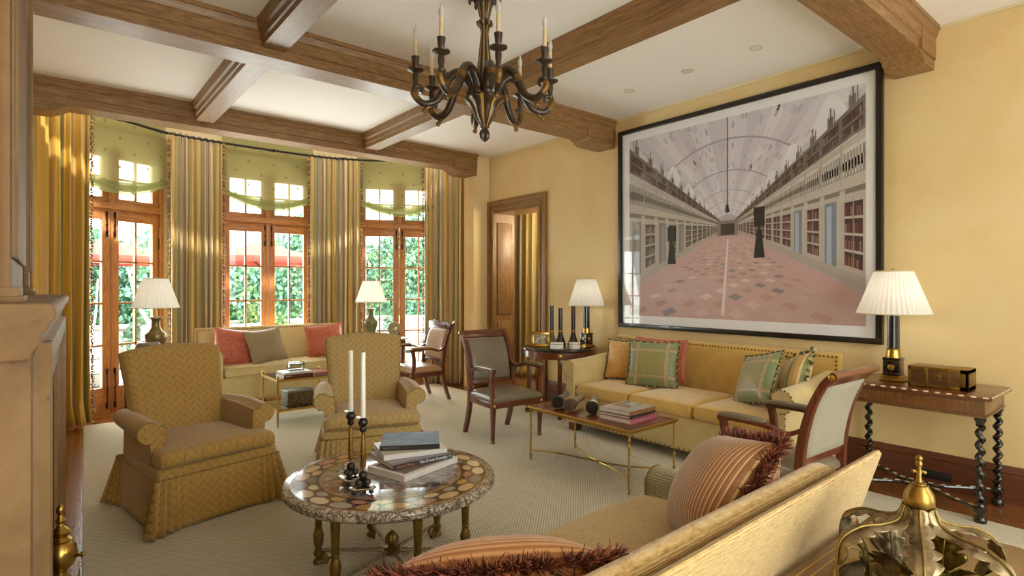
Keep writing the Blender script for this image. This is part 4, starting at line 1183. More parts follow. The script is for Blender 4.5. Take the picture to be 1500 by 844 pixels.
def brush(x, y, a, L, hm, bm_, lab, band=None):
    """x, y: tip of the bristles; a: heading from handle to tip."""
    r = thing('calligraphy_brush', lab, 'brush', (x-.13*cos(a)*1, y-.13*sin(a), BT), a, 'fat brushes lying on the bamboo table')
    Mx = Matrix.Rotation(PI/2, 4, 'Y'); r0 = .056
    b = MB(); b.lathe([(1e-4, 0), (.026, .0), (.034, .02), (.047, .055), (.055, .09), (.050, .115), (.030, .128), (1e-4, .131)], (0, 0, r0), 24, M=Mx, flute=20, fd=.07); b.build('bristles', bm_, r)
    b = MB(); b.lathe([(.027, -.075), (.033, -.07), (.032, -.03), (.035, .0), (.028, .01)], (0, 0, r0), 20, M=Mx); b.build('ferrule', band or hm, r)
    b = MB(); b.lathe([(1e-4, -L), (.024, -L), (.031, -L+.01), (.027, -L+.03), (.025, -.14), (.026, -.07)], (0, 0, r0), 20, M=Mx); b.build('handle', hm, r)
jade = plain('dark_jade', '#4f5f57', .25, coat=.4, noise=.15); hair = plain('black_hair', '#2a201c', .9, noise=.4, nscale=60, bump=.6); hair2 = plain('brown_hair', '#5d4638', .9, noise=.3, nscale=60, bump=.6)
brush(3.335, 3.47, rad(214), .30, jade, hair, 'green handled black brush at the far end of the bamboo table')
brush(3.33, 3.315, rad(209), .28, plain('mauve_stone', '#7e665c', .3, coat=.3, noise=.2), hair2, 'brown haired brush, middle of the three on the bamboo table')
brush(3.40, 3.13, rad(219), .33, plain('grey_stone', '#757468', .3, coat=.3, noise=.3), hair, 'brush with white ferrule and cap, nearest the books on the bamboo table', M['white'])
g2 = 'books stacked on the bamboo table'
pink = plain('pink_cover', '#b5677a', .3, coat=.3)
book('pink spined book at the bottom of the stack on the bamboo table', (3.391, 2.725, BT), rad(3), .37, .30, .034, pink, g2, [('- -- - --- -- - --', .22, .5, .017, wt)])
book('thin black spined book in the middle of the stack on the bamboo table', (3.405, 2.745, BT+.0346), rad(5), .36, .28, .020, bkblack, g2, [('- -- - --- -- - --', .12, .5, .012, wt), ('-', .86, .5, .009, wt)])
photo = NT('grey_photo_print'); photo.col(photo.ramp(photo.noise(photo.coord('Object', (1, 4, 1)), 5, 4), [(.35, '#3c3c38'), (.5, '#8f8e88'), (.6, '#c9c6c2')])); photo.set(Roughness=.2, Coat_Weight=.4)
book('photographic cover book with tan spine on top of the stack on the bamboo table', (3.41, 2.75, BT+.0552), rad(3.5), .35, .29, .032, plain('tan_cover', '#8e6340', .3, coat=.3), g2, [('- -- - --- -- - --', .12, .5, .012, cream_ink)], art=[(.0, 1, .0, 1, plain('pale_grey_cover', '#b9b6b4', .25, coat=.4)), (.35, .95, .35, .92, photo.m)])

# ------------------------------------------------------------------ lamps
def pleated(name, root, rb, rt, z0, z1, n=44, trim=None):
    b = MB(); pr = [(rb+(rt-rb)*i/8, z0+(z1-z0)*i/8) for i in range(9)]
    V = []
    N_ = n*4
    for (r, z) in pr:
        V.append([b.bm.verts.new((r*(1-.022*(k % 4 in (1, 2)))*cos(2*PI*k/N_), r*(1-.022*(k % 4 in (1, 2)))*sin(2*PI*k/N_), z)) for k in range(N_)])
    for i in range(8):
        for k in range(N_): b.f([V[i][k], V[i][(k+1) % N_], V[i+1][(k+1) % N_], V[i+1][k]])
    o = b.build('lamp_shade', M['lampshade'], root, sharp=15)
    tm = trim or bpy.data.materials.get('shade_binding') or plain('shade_binding', '#c9b68f', .7)
    for r, z in ((rb, z0), (rt, z1)):
        b = MB(); b.tube([(r*cos(a*PI/24), r*sin(a*PI/24), z) for a in range(48)], .0045, 6, closed=True)
        b.build('binding', tm, o)
def harp(root, z0, z1, rt):
    b = MB(); b.tube([(0, 0, z0), (0, 0, z1)], .004, 6); b.ball((0, 0, z1), .008, 8)
    for q in range(3): b.tube([(0, 0, z1-.012), (rt*cos(q*2.09), rt*sin(q*2.09), z1-.012)], .002, 5)
    b.build('harp', M['brass'], root)
def column_lamp(label, loc, rz, kk=1.0):
    r = thing('column_lamp', label, 'lamp', loc, rz, 'black column table lamps')
    b = MB(); b.bx(-.075, .075, -.075, .075, 0, .022, .004); b.bx(-.066, .066, -.066, .066, .022, .040, .005); b.build('plinth', M['brass'], r)
    b = MB(); b.bx(-.055, .055, -.055, .055, .040, .050, .001); b.bx(-.052, .052, -.052, .052, .050, .152, .002); b.bx(-.056, .056, -.056, .056, .152, .170, .003); bl = b.build('base_block', M['black'], r)
    b = MB()
    for z0 in (.056, .147):
        b.bx(-.0535, .0535, -.0535, .0535, z0, z0+.003)
    b.build('gilt_line', M['gold'], bl)
    for (dx, dy) in ((0, -1), (-1, 0), (1, 0), (0, 1)):
        b = MB(); Mr = Matrix.Rotation(PI/2, 4, 'X') if dx == 0 else Matrix.Rotation(PI/2, 4, 'Y')
        b.lathe([(1e-4, -.003), (.016, -.0025), (.022, 0), (.016, .0025), (1e-4, .003)], (dx*.0535, dy*.0535, .101), 20, M=Mr); b.build('medallion', M['gold'], bl)
    b = MB(); b.lathe([(.050, .170), (.050, .180), (.043, .188), (.046, .205), (.040, .222), (.044, .236), (.038, .240)], n=28); b.build('collar', M['brass'], r)
    b = MB(); b.lathe([(.040, .238), (.038, .52)], n=48, flute=12, fd=.08); b.lathe([(.044, .52), (.044, .535), (.02, .54)], n=24); b.build('column', M['black'], r)
    pleated('shade', r, .24*kk, .125*kk, .495, .81, 44); harp(r, .53, .825, .12*kk)
column_lamp('black column lamp with pleated shade on the inlaid console table', (4.86, 1.455, .8265), rad(0))
column_lamp('black column lamp with pleated shade on the round table left of the yellow sofa', (4.95, 4.64, .8045), rad(-8), .9)
def urn_lamp(label, loc, mat, kk=1):
    r = thing('urn_lamp', label, 'lamp', loc, 0, 'urn lamps with pleated shades in the bay')
    b = MB(); b.lathe([(1e-4, 0), (.062, 0), (.066, .01), (.055, .03), (.068, .08), (.092, .17), (.097, .225), (.092, .235), (.060, .262), (.040, .300), (.036, .36), (.042, .375), (.062, .39), (.062, .40), (.03, .41), (1e-4, .41)], n=36); b.build('urn', mat, r)
    b = MB(); b.lathe([(.014, .41), (.014, .50)], n=12); b.build('socket', M['brass'], r)
    pleated('shade', r, .212*kk, .112*kk, .495, .79, 40); harp(r, .49, .80, .11)
urn_lamp('bronze urn lamp with white pleated shade behind the left armchair', (.84, 6.68, .815), plain('bronze_glaze', '#84714a', .3, .5, noise=.15))
urn_lamp('green glazed urn lamp with white pleated shade behind the marble-table armchair', (3.49, 7.36, .815), plain('green_glaze', '#6b6a38', .3, 0, .4, .2))
# bay side tables
def side_table(label, loc, w, d, h, top, leg):
    r = thing('side_table', label, 'side table', loc)
    b = MB(); b.bx(-w/2, w/2, -d/2, d/2, h-.025, h, .006); b.build('tabletop', top, r)
    b = MB(); b.bx(-w/2+.03, w/2-.03, -d/2+.03, d/2-.03, h-.10, h-.025, .004); b.build('apron', leg, r)
    for sx in (-1, 1):
        for sy in (-1, 1):
            b = MB(); b.lathe([(.012, 0), (.018, .01), (.014, .05), (.022, h-.16), (.025, h-.10)], (sx*(w/2-.06), sy*(d/2-.06), 0), 12); b.build('leg', leg, r)
side_table('small dark side table holding the bronze urn lamp behind the left armchair', (.86, 6.72, FZ), .60, .55, .80, M['mahogX'], M['mahogZ'])
side_table('pale marble-topped side table holding the green lamp and jade disc', (3.60, 7.30, FZ), .56, .60, .80, plain('white_marble', '#d9d2c6', .15, noise=.05), M['mahogZ'])
# box on the left one
r = thing('keepsake_box', 'low pewter box with domed lid beside the bronze urn lamp', 'box', (.76, 6.54, .8145), rad(-8))
b = MB(); b.bx(-.10, .10, -.065, .065, 0, .12, .006); b.build('body', plain('pewter_wood', '#877866', .4, .2, noise=.4, nscale=22), r)
b = MB(); b.bx(-.107, .107, -.072, .072, .120, .135, .004); b.prism([(-.105, .135), (.105, .135), (.085, .165), (-.085, .165)], -.07, .07, 'Y', .01); b.build('lid', plain('pewter_lid', '#9a8f7e', .4, .3), r)
# jade disc on stand
r = thing('jade_disc', 'pale jade disc with a round hole on a stand before the right window', 'ornament', (3.76, 7.17, .8145), rad(-35))
b = MB(); Mx = Matrix.Rotation(PI/2, 4, 'X'); b.lathe([(.018, -.006), (.088, -.006), (.091, 0), (.088, .006), (.018, .006), (.016, 0)], (0, 0, .125), 40, M=Mx, ring=True); b.build('disc', plain('jade', '#a09468', .35, coat=.3, noise=.25, nscale=18), r)
b = MB(); b.bx(-.05, .05, -.025, .025, 0, .02, .004); b.tube([(-.04, 0, .02), (-.06, 0, .05), (-.045, 0, .075)], .008, 6, smooth=4); b.tube([(.04, 0, .02), (.06, 0, .05), (.045, 0, .075)], .008, 6, smooth=4); b.tube([(-.04, 0, .02), (0, 0, .03), (.04, 0, .02)], .008, 6); b.build('stand', M['ebony'], r)

# ---- round pedestal-style side table left of the yellow sofa
r = thing('round_side_table', 'round mahogany side table with black top and gilt rosettes left of the yellow sofa', 'side table', (4.76, 4.90, FZ))
b = MB(); b.lathe([(1e-4, .765), (.44, .765), (.448, .772), (.448, .784), (.44, .79), (1e-4, .79)], n=64); b.build('tabletop', M['black'], r)
b = MB(); b.lathe([(1e-4, .675), (.40, .675), (.42, .68), (.42, .755), (.43, .765), (1e-4, .765)], n=64); ap = b.build('apron', M['mahogZ'], r)
for q in range(4):
    a = rad(-134+90*q); c_, s_ = cos(a), sin(a)
    b = MB(); R0 = .395
    b.bx(-.024, .024, -.024, .024, .10, .675, .003); o = b.build('leg', M['mahogZ'], r); o.location = (R0*c_*.93, R0*s_*.93, 0); o.rotation_euler = (0, 0, a)
    b = MB(); b.box((R0*c_*.9, R0*s_*.9, .075), (.09, .06, .06), .01, rot=Euler((0, 0, a))); b.box((R0*c_*.93, R0*s_*.93, .023), (.10, .05, .046), .012, rot=Euler((0, 0, a))); b.build('foot', M['mahogZ'], o.parent)
    b = MB(); Mr = Matrix.Rotation(a, 4, 'Z') @ Matrix.Rotation(PI/2, 4, 'Y'); b.lathe([(1e-4, 0), (.024, .0), (.026, .004), (.014, .007), (.008, .011), (1e-4, .012)], (.418*c_, .418*s_, .718), 20, M=Mr); b.build('gilt_rosette', M['gold'], ap)
b = MB()
for q in range(2):
    a = rad(-134+90*q); b.box((0, 0, .095), (.74, .05, .04), .004, rot=Euler((0, 0, a)))
b.lathe([(1e-4, .115), (.05, .115), (.04, .135), (1e-4, .14)], n=24); b.build('stretcher', M['mahogX'], r)
ST = .79+FZ+.0006
# framed photo
r = thing('photo_frame', 'gilt beaded picture frame standing on the round side table', 'picture frame', (4.56, 5.03, ST), rad(-48), None)
r.rotation_euler = (rad(-8), 0, rad(-45))
b = MB()
for x0, x1, z0, z1 in ((-.115, .115, .0, .035), (-.115, .115, .145, .18), (-.115, -.075, .035, .145), (.075, .115, .035, .145)): b.bx(x0, x1, -.008, .008, z0, z1, .003)
for i in range(28):
    for zz in (.006, .174): b.ball((-.11+.22*i/27, -.010, zz), .004, 5)
for i in range(20):
    for xx in (-.109, .109): b.ball((xx, -.010, .006+.168*i/19), .004, 5)
b.build('frame', M['brass'], r)
k = NT('sepia_photo'); k.col(k.ramp(k.noise(k.coord('Object'), 22, 3), [(.35, '#55503f'), (.5, '#8f8a76'), (.65, '#c6c2b2')])); k.set(Roughness=.1, Coat_Weight=.5)
b = MB(); b.bx(-.076, .076, -.004, .0, .034, .146); b.build('photograph', k.m, r)
b = MB(); b.box((0, .045, .085), (.05, .004, .17), 0, rot=Euler((rad(30), 0, 0))); b.build('easel', M['ebony'], r)
# carved bottles
def club(x, y, h, lab, m1, m2):
    r = thing('candle_club', lab, 'ornament', (x, y, ST), 0, 'dark carved clubs on the round side table')
    b = MB(); b.lathe([(1e-4, 0), (.060, 0), (.066, .015), (.060, .05), (.040, .11), (.032, .14), (.027, .16)], n=20); b.build('body', m1, r)
    b = MB(); b.lathe([(.028, .16), (.031, .17), (.025, .18), (.027, .19)], n=18); b.build('collar', M['brassdull'], r)
    b = MB(); b.lathe([(.026, .19), (.028, .2), (.025, .21)]+[(.026+.002*(i % 2), .21+(h-.22)*i/12) for i in range(13)]+[(.030, h-.008), (.030, h), (1e-4, h)], n=18); b.build('neck', m2, r)
dk = plain('dark_carved_wood', '#2b2018', .35, coat=.3, noise=.5, nscale=40); ol = plain('olive_carved_wood', '#5d4f2c', .35, coat=.3, noise=.5, nscale=40)
club(4.70, 4.98, .49, 'dark carved club ornament nearest the gilt photo frame', ol, dk)
club(4.80, 4.93, .46, 'shorter dark carved club ornament, middle one on the round table', dk, dk)
club(4.93, 4.84, .50, 'dark carved club ornament nearest the lamp on the round table', dk, plain('red_brown_wood', '#3f2418', .35, noise=.4, nscale=40))
for i, (x, y, a, w, lab, m_) in enumerate(((4.575, 4.755, -45, .15, 'oblong white porcelain box with green rim on the round side table', plain('green_rim', '#5b7a5e', .3)), (4.73, 4.62, -45, .13, 'octagonal white porcelain box with gilt rim nearer the lamp', M['gold']))):
    r = thing('porcelain_box', lab, 'box', (x, y, ST), rad(a), 'white porcelain boxes')
    b = MB(); n = 8; po = [(w/2*cos(t_)*(1.05 if i else 1.1), .045*sin(t_)*1.25) for t_ in [2*PI*(q+.5)/n for q in range(n)]]
    b.prism(po, 0, .05, 'Z', .004); b.build('body', M['whitegloss'], r)
    b = MB(); b.prism([(p[0]*1.03, p[1]*1.03) for p in po], .050, .055, 'Z', .001); b.build('rim', m_, r)
    b = MB(); b.prism([(p[0]*1.02, p[1]*1.02) for p in po], .055, .075, 'Z', .008); b.build('lid', M['whitegloss'], r)

# ------------------------------------------------------------------ inlaid console table (right wall)
r = thing('console_table', 'inlaid walnut console table with black barley-twist legs against the right wall', 'console table', (4.86, 1.30, .0005))
ivory = plain('bone_inlay', '#d8c9a4', .35)
walnut = M['mahogY']
b = MB(); b.bx(-.31, .31, -.47, .47, .800, .824, .006); tp = b.build('tabletop', M['mahogY'], r)
b = MB()
for i in range(15):
    y = -.44+.88*i/14
    for sx in (-1, 1): b.ball((sx*.307, y, .820), .02, 8, (.45, 1.0, .30))
for i in range(10):
    x = -.27+.54*i/9
    for sy in (-1, 1): b.ball((x, sy*.467, .820), .018, 8, (1, .45, .30))
b.build('bone_edge', ivory, tp)
b = MB(); b.bx(-.275, .275, -.43, .43, .69, .80, .002); b.bx(-.283, .283, -.438, .438, .685, .697, .003); ap = b.build('apron', oak('zebra_walnut', '#5c3a1c', '#7d5528', 'Z', .3, .5, 1.4), r)
b = MB(); b.bx(-.279, -.274, -.36, .36, .71, .785, .002); b.build('drawer_front', oak('drawer_walnut', '#5f381b', '#8a5b2b', 'Z', .25, .6, 1.8), ap)
for sx in (-1, 1):
    for sy in (-1, 1):
        b = MB(); c = Vector((sx*.245, sy*.40, 0))
        b.lathe([(1e-4, 0), (.028, .0), (.036, .02), (.034, .042), (.02, .055), (.024, .065), (.026, .08)], c, 20)
        b.bx(c.x-.03, c.x+.03, c.y-.03, c.y+.03, .08, .118, .004)
        b.lathe([(.026, .118), (.018, .125), (.024, .132), (.018, .14)], c, 20)
        b.grid(lambda s_, t: (c.x+(.0195+.0105*cos(2*PI*s_-sx*2*PI*t*6.3))*cos(2*PI*s_), c.y+(.0195+.0105*cos(2*PI*s_-sx*2*PI*t*6.3))*sin(2*PI*s_), .138+.49*t), 20, 90, closeu=True)
        b.lathe([(.018, .625), (.026, .635), (.018, .642), (.022, .65), (.032, .665), (.034, .689)], c, 20)
        b.build('leg', M['ebony'], r, sharp=60)
b = MB(); b2 = MB()
for s in (-1, 1):
    P_ = smooth_pts([(-.245, s*.40, .10), (-.12, s*.26, .10), (-.03, s*.10, .10), (-.03, 0, .10)], 6) if False else smooth_pts([(s*.245, -.40, .10), (s*.18, -.26, .10), (s*.06, -.12, .10), (s*.05, .0, .10), (s*.06, .12, .10), (s*.18, .26, .10), (s*.245, .40, .10)], 6)
    b.tube(P_, .016, 8, flat=.8)
    for i in range(2, len(P_)-2, 3):
        d_ = (P_[i+1]-P_[i]).normalized(); b2.tube([P_[i]+Vector((0, 0, .0105)), P_[i]+d_*.028+Vector((0, 0, .0105))], .009, 6, flat=.5)
st = b.build('stretcher', M['ebony'], r); b2.build('bone_inlay', ivory, st)
CT = .824+.0005+.002
# writing box
r = thing('campaign_box', 'brass-bound walnut campaign box on the inlaid console table', 'box', (4.80, 1.148, CT), 0)
b = MB(); b.bx(-.10, .10, -.168, .168, 0, .138, .003); b.build('body', oak('box_walnut', '#4a2c14', '#6c4520', 'Y', .25, .6), r)
b = MB(); t_ = .002
for y0, y1 in ((-.17, -.125), (.125, .17), (-.072, -.052), (.052, .072)):
    if abs(y0) > .1 or abs(y1) > .1: b.bx(-.102, .102, y0, y1, -.0+.0001, .0255, .001); b.bx(-.102, .102, y0, y1, .115, .140, .001); b.bx(-.102, -.08, y0, y1, .0, .14, .001) if y0 < 0 else None
    else: b.bx(-.1025, .1025, y0, y1, .0001, .1405, .001)
for z0, z1 in ((.0001, .022), (.118, .1402)): b.bx(-.1018, .1018, -.1695, .1695, z0, z1, .001)
b.bx(-.102, .102, -.17, -.155, .0001, .1403, .001); b.bx(-.102, .102, .155, .17, .0001, .1403, .001)
b.bx(-.1025, -.095, -.022, .022, .055, .092, .001); b.build('brass_strapping', M['brassdull'], r)
b = MB(); b.bx(-.1035, -.1022, -.004, .004, .066, .080); b.build('keyhole', M['blackmat'], r)

# ------------------------------------------------------------------ little brass and glass table by the bay sofa
r = thing('glass_table', 'small brass two-tier glass table in front of the bay sofa', 'side table', (2.22, 6.53, FZ))
for sx in (-1, 1):
    for sy in (-1, 1):
        b = MB(); b.lathe([(1e-4, 0), (.006, .0), (.008, .02), (.013, .14), (.015, .15), (.011, .16), (.0115, .50), (.017, .505), (.012, .515), (.019, .53), (.012, .545), (1e-4, .55)], (sx*.32, sy*.27, 0), 14); b.build('leg', M['brass'], r)
b = MB()
for zz in (.485, .165):
    for s in (-1, 1): b.bx(-.32, .32, s*.27-.008, s*.27+.008, zz, zz+.022); b.bx(s*.32-.008, s*.32+.008, -.27, .27, zz, zz+.022)
b.build('rail', M['brass'], r)
for zz in (.5075, .1875):
    b = MB(); b.bx(-.315, .315, -.265, .265, zz, zz+.006); b.build('glass_shelf', glassmat('shelf_glass', '#c8d0c4', .02, 2.5) if zz > .3 else bpy.data.materials['shelf_glass'], r)
GT = .514+FZ
g3 = 'books on the glass table'
maroon = plain('maroon_cover', '#6a2b26', .3, coat=.3)
book('maroon spined book on the brass glass table under the crystal casket', (1.975, 6.30, GT), rad(3), .33, .25, .032, maroon, g3, [('FORBES', .05, .5, .02, cream_ink), ('- -- - --- -- - --', .5, .5, .012, cream_ink)])
book('white book lying over the maroon one on the brass glass table', (1.985, 6.32, GT+.0325), rad(1), .31, .25, .022, bkwhite, g3)
book('flat red and grey book at the right of the brass glass table', (2.33, 6.35, GT), rad(0), .18, .26, .024, plain('dusty_red_cover', '#9a5a50', .3, coat=.3), g3)
r = thing('crystal_casket', 'small crystal casket with silver mounts on the books', 'casket', (2.15, 6.45, GT+.0555), rad(4))
b = MB(); b.bx(-.085, .085, -.055, .055, .014, .075, .004); b.build('glass_body', M['crystal'], r)
b = MB(); b.prism([(-.088, .078), (.088, .078), (.07, .10), (-.07, .10)], -.056, .056, 'Y', .004); b.build('glass_lid', M['crystal'], r)
b = MB()
for zz in (.010, .074): b.bx(-.089, .089, -.059, -.052, zz, zz+.005); b.bx(-.089, .089, .052, .059, zz, zz+.005); b.bx(-.089, -.082, -.059, .059, zz, zz+.005); b.bx(.082, .089, -.059, .059, zz, zz+.005)
for sx in (-1, 1):
    for sy in (-1, 1): b.ball((sx*.07, sy*.045, .006), .006, 6)
b.build('silver_mount', M['iron'], r)
r = thing('woven_box', 'woven rattan box with grey lid on the lower shelf of the glass table', 'box', (2.16, 6.42, .1935+FZ+.0005), rad(4))
k = NT('woven_rattan'); k.set(Roughness=.6); ch = k.n('ShaderNodeTexVoronoi'); ch.inputs['Scale'].default_value = 40; k.l(k.coord('Object'), ch.inputs[0]); k.col(k.ramp(ch.outputs[0], [(.2, '#7e6a44'), (.6, '#4f4428')])); k.bump(ch.outputs[0], .5, .003)
b = MB(); b.bx(-.145, .145, -.09, .09, 0, .15, .008); b.build('body', k.m, r)
b = MB(); b.bx(-.15, .15, -.095, .095, .15, .175, .008); b.build('lid', plain('grey_lid', '#8e8c82', .35), r)

# ------------------------------------------------------------------ table behind the near sofa + leaf crown
r = thing('sofa_table', 'low inlaid leather-topped table behind the foreground sofa', 'table', (1.83, .57, FZ))
b = MB(); b.bx(-.86, .82, -.30, .275, .562, .588, .004); tp = b.build('tabletop', oak('table_walnut', '#6b4a2c', '#8a6640', 'X', .28, .4), r)
b = MB(); b.bx(-.72, .30, -.2, .165, .588, .5886); b.build('leather_panel', plain('dark_leather', '#2d231c', .35), tp)
b = MB()
for y in (.215, .245): b.bx(-.84, .80, y, y+.004, .5882, .5889)
for x in (.40, .36): b.bx(x, x+.004, -.27, .215, .5882, .5889)
b.build('stringing', plain('boxwood_line', '#c2a259', .4), tp)
b = MB(); b.bx(-.83, .79, -.27, .245, .49, .562); b.build('apron', M['mahogX'], r)
for sx in (-.80, .76):
    for sy in (-.24, .215):
        b = MB(); b.prism([(-.018, 0), (.018, 0), (.027, .5), (-.027, .5)], -.02, .02, 'Y'); o = b.build('leg', M['mahogZ'], r); o.location = (sx, sy, 0)
ZT = .5890+FZ+.0005
leafm = NT('pewter_leaf'); leafm.set(Roughness=.42, Metallic=.9); leafm.col(leafm.ramp(leafm.noise(leafm.coord('Object'), 16, 4), [(.3, '#54442c'), (.5, '#8d7b5c'), (.7, '#bdae90')])); leafm = leafm.m
leafb = plain('tarnished_leaf', '#74602f', .35, 1, noise=.3, nscale=20)
r = thing('leaf_crown', 'openwork metal crown of acanthus leaves with a brass ball on top', 'sculpture', (1.99, .53, ZT-.0), rad(10))
b = MB(); b.lathe([(.045, 0), (.055, .004), (.052, .02), (.060, .055), (.060, .065), (.052, .07), (.05, .07)], n=72, flute=24, fd=.05); b.build('fluted_drum', M['bronze'], r)
b = MB(); b.lathe([(.215, 0), (.23, .0), (.232, .012), (.22, .016), (.212, .010)], n=64, ring=True); b.build('base_ring', M['bronze'], r)
def leaf(b, path, w0, side, lobes=5, cup=.25, t0=0, t1=1):
    path = smooth_pts(path, 12); n = len(path)-1
    def fn(u, v):
        i = v*n; i0 = min(int(i), n-1); f = i-i0; p = path[i0].lerp(path[i0+1], f); d = (path[i0+1]-path[i0]).normalized()
        s_ = Vector(side); s_ = (s_-d*s_.dot(d)).normalized(); nr = d.cross(s_)
        x = 2*u-1; w = w0*(sin(PI*min(1, max(0, .04+v*.96)))**.55)*(.55+.45*abs(sin(lobes*PI*v))**.7)
        q = p+s_*x*w+nr*(cup*w*abs(x)**1.3)+d*(abs(x)*w*.5)+nr*.15*w*sin(abs(x)*9)*.4
        return q
    b.grid(fn, 10, n)
for q in range(6):
    a = 2*PI*q/6+rad(-52); e = Vector((cos(a), sin(a), 0)); s_ = Vector((-sin(a), cos(a), 0)); Z = Vector((0, 0, 1))
    path = [e*.222+Z*.012, e*.238+Z*.09, e*.225+Z*.165, e*.17+Z*.205, e*.105+Z*.215, e*.06+Z*.232, e*.042+Z*.272]
    b = MB(); b.tube(path, [.004]*7, 8, smooth=6); st = b.build('strap', M['bronze'], r)
    b = MB(); b.mat(leafm); leaf(b, path[1:5], .046, s_, 4, .35); leaf(b, path[3:], .036, s_, 3, .3)
    o = b.build('acanthus_leaf', None, st, sharp=70); o.modifiers.new('s', 'SOLIDIFY').thickness = .0018
    e2 = Vector((cos(a+PI/6), sin(a+PI/6), 0)); s2 = Vector((-sin(a+PI/6), cos(a+PI/6), 0))
    pa = [e2*.12+Z*.005, e2*.125+Z*.07, e2*.135+Z*.13, e2*.16+Z*.165]
    b = MB(); b.mat(leafm if q % 2 else leafb); leaf(b, pa, .060, s2, 4, -.35); b.tube(pa, [.006, .005, .004, .002], 7, smooth=5); o = b.build('upright_leaf', None, r, sharp=70); o.modifiers.new('s', 'SOLIDIFY').thickness = .0018
b = MB(); b.lathe([(1e-4, .243), (.02, .245), (.034, .262), (.039, .282), (.0395, .288), (.0395, .294), (.036, .310), (.022, .332), (1e-4, .336)], n=32); b.build('ball', M['brassdull'], r)
b = MB(); b.lathe([(1e-4, .333), (.018, .334), (.018, .338), (.008, .342), (.006, .36), (.0075, .372), (.005, .382), (.0085, .392), (.0085, .398), (.005, .404)], n=16); b.ball((0, 0, .411), .0095, 12)
b.tube([(-.010, .010, .372), (.010, -.010, .372)], .0035, 6); b.ball((-.012, .012, .374), .006, 8); b.ball((.012, -.012, .368), .006, 8); b.build('finial', M['brassdull'], r)

# ------------------------------------------------------------------ andiron
r = thing('andiron', 'tall polished brass urn andiron with chain by the fireplace hearth', 'andiron', (.045, 3.36, .021), rad(0))
b = MB(); b.lathe([(.03, .13), (.045, .14), (.03, .155), (.02, .17), (.035, .19), (.055, .21), (.066, .25), (.060, .29), (.040, .315), (.045, .325), (.030, .34), (.045, .365), (.018, .385), (.012, .40), (.022, .415), (.012, .43), (.008, .44), (.018, .455), (.016, .475), (.004, .49), (1e-4, .495)], n=32); b.build('urn', M['brass'], r)
b = MB(); b.bx(-.045, .045, -.05, .05, .09, .125, .006); b.lathe([(.04, .125), (.03, .13)], n=16)
for s in (-1, 1): b.tube([(0, s*.03, .10), (.0, s*.08, .085), (.0, s*.12, .04), (0, s*.15, .012), (0, s*.17, .02)], [.02, .018, .014, .012, .009], 8, smooth=5)
b.build('base', M['brass'], r)
b = MB(); b.tube([(.05, -.04, .25), (.075, -.055, .255)], .008, 8); b.ball((.08, -.058, .256), .013, 8)
for i in range(9):
    t = i/8; p = Vector((.078-.04*t, -.055+.09*t, .245-.16*sin(PI*t*.62)))
    b.tube([p+Vector((.009*cos(a*PI/4)*(i % 2), .009*cos(a*PI/4)*(1-i % 2), .012*sin(a*PI/4))) for a in range(8)], .0025, 5, closed=True)
b.build('chain', M['brassdull'], r)

# ------------------------------------------------------------------ chandelier
CX, CY = 2.25, 3.03
r = thing('chandelier', 'carved dark wood and gilt eight-arm candle chandelier hanging from the ceiling', 'chandelier', (CX, CY, 0))
k = NT('dark_gilt_wood'); k.set(Roughness=.4, Coat_Weight=.3)
x = k.xyz(k.coord('Object')); an_ = k.math('ARCTAN2', x[1], x[0]); st_ = k.math('ABSOLUTE', k.math('SUBTRACT', k.math('FRACT', k.math('MULTIPLY', an_, 8/(2*PI))), .5))
k.col(k.mix(k.math('GREATER_THAN', st_, .38), k.ramp(k.noise(k.coord('Object'), 30, 3), [(.3, '#26190f'), (.7, '#4a331a')]), '#b08a44')); M['dkgilt'] = k.m
dkw = plain('dark_carved_arm', '#3a2a19', .4, coat=.3, noise=.35, nscale=25); gw = plain('worn_gilt', '#7b5a26', .4, .4, noise=.35, nscale=30)
b = MB(); b.lathe([(.03, H-.001), (.075, H-.003), (.08, H-.02), (.06, H-.045), (.02, H-.05), (.012, H-.055), (.012, 3.44)], n=32); b.build('canopy', dkw, r)
b = MB(); b.lathe([(1e-4, 3.46), (.05, 3.455), (.062, 3.43), (.05, 3.37), (.034, 3.31), (.03, 3.30), (.04, 3.295), (.058, 3.28), (.056, 3.262), (.035, 3.25), (.024, 3.20), (.030, 3.12), (.036, 3.06), (.026, 3.02), (.014, 3.005), (.020, 2.99), (.036, 2.965), (.055, 2.93), (.064, 2.90), (.060, 2.885)], n=48, flute=8, fd=.10); b.build('stem', M['dkgilt'], r)
for q in range(8):
    a = 2*PI*q/8; b = MB(); e = Vector((cos(a), sin(a), 0)); b.tube([e*.05+Vector((0, 0, 3.40)), e*.075+Vector((0, 0, 3.44)), e*.10+Vector((0, 0, 3.43)), e*.098+Vector((0, 0, 3.405))], [.012, .014, .012, .006], 8, smooth=4); b.build('leaf_scroll', dkw, r)
b = MB(); b.lathe([(.05, 2.89), (.080, 2.88), (.085, 2.84), (.08, 2.80), (.12, 2.785), (.142, 2.768), (.136, 2.752), (.108, 2.735), (.086, 2.70), (.068, 2.65), (.042, 2.61), (.03, 2.595), (.034, 2.585), (.022, 2.575), (1e-4, 2.572)], n=64, flute=8, fd=.12); b.build('bowl', M['dkgilt'], r)
b = MB(); b.lathe([(.012, 2.58), (.03, 2.56), (.037, 2.54), (.033, 2.515), (.018, 2.495), (1e-4, 2.485)], n=32, flute=8, fd=.2); b.build('finial', dkw, r)
bulbm = NT('frosted_bulb'); bulbm.set(Roughness=.25, Transmission_Weight=.4); bulbm.col('#efeae0'); bulbm = bulbm.m
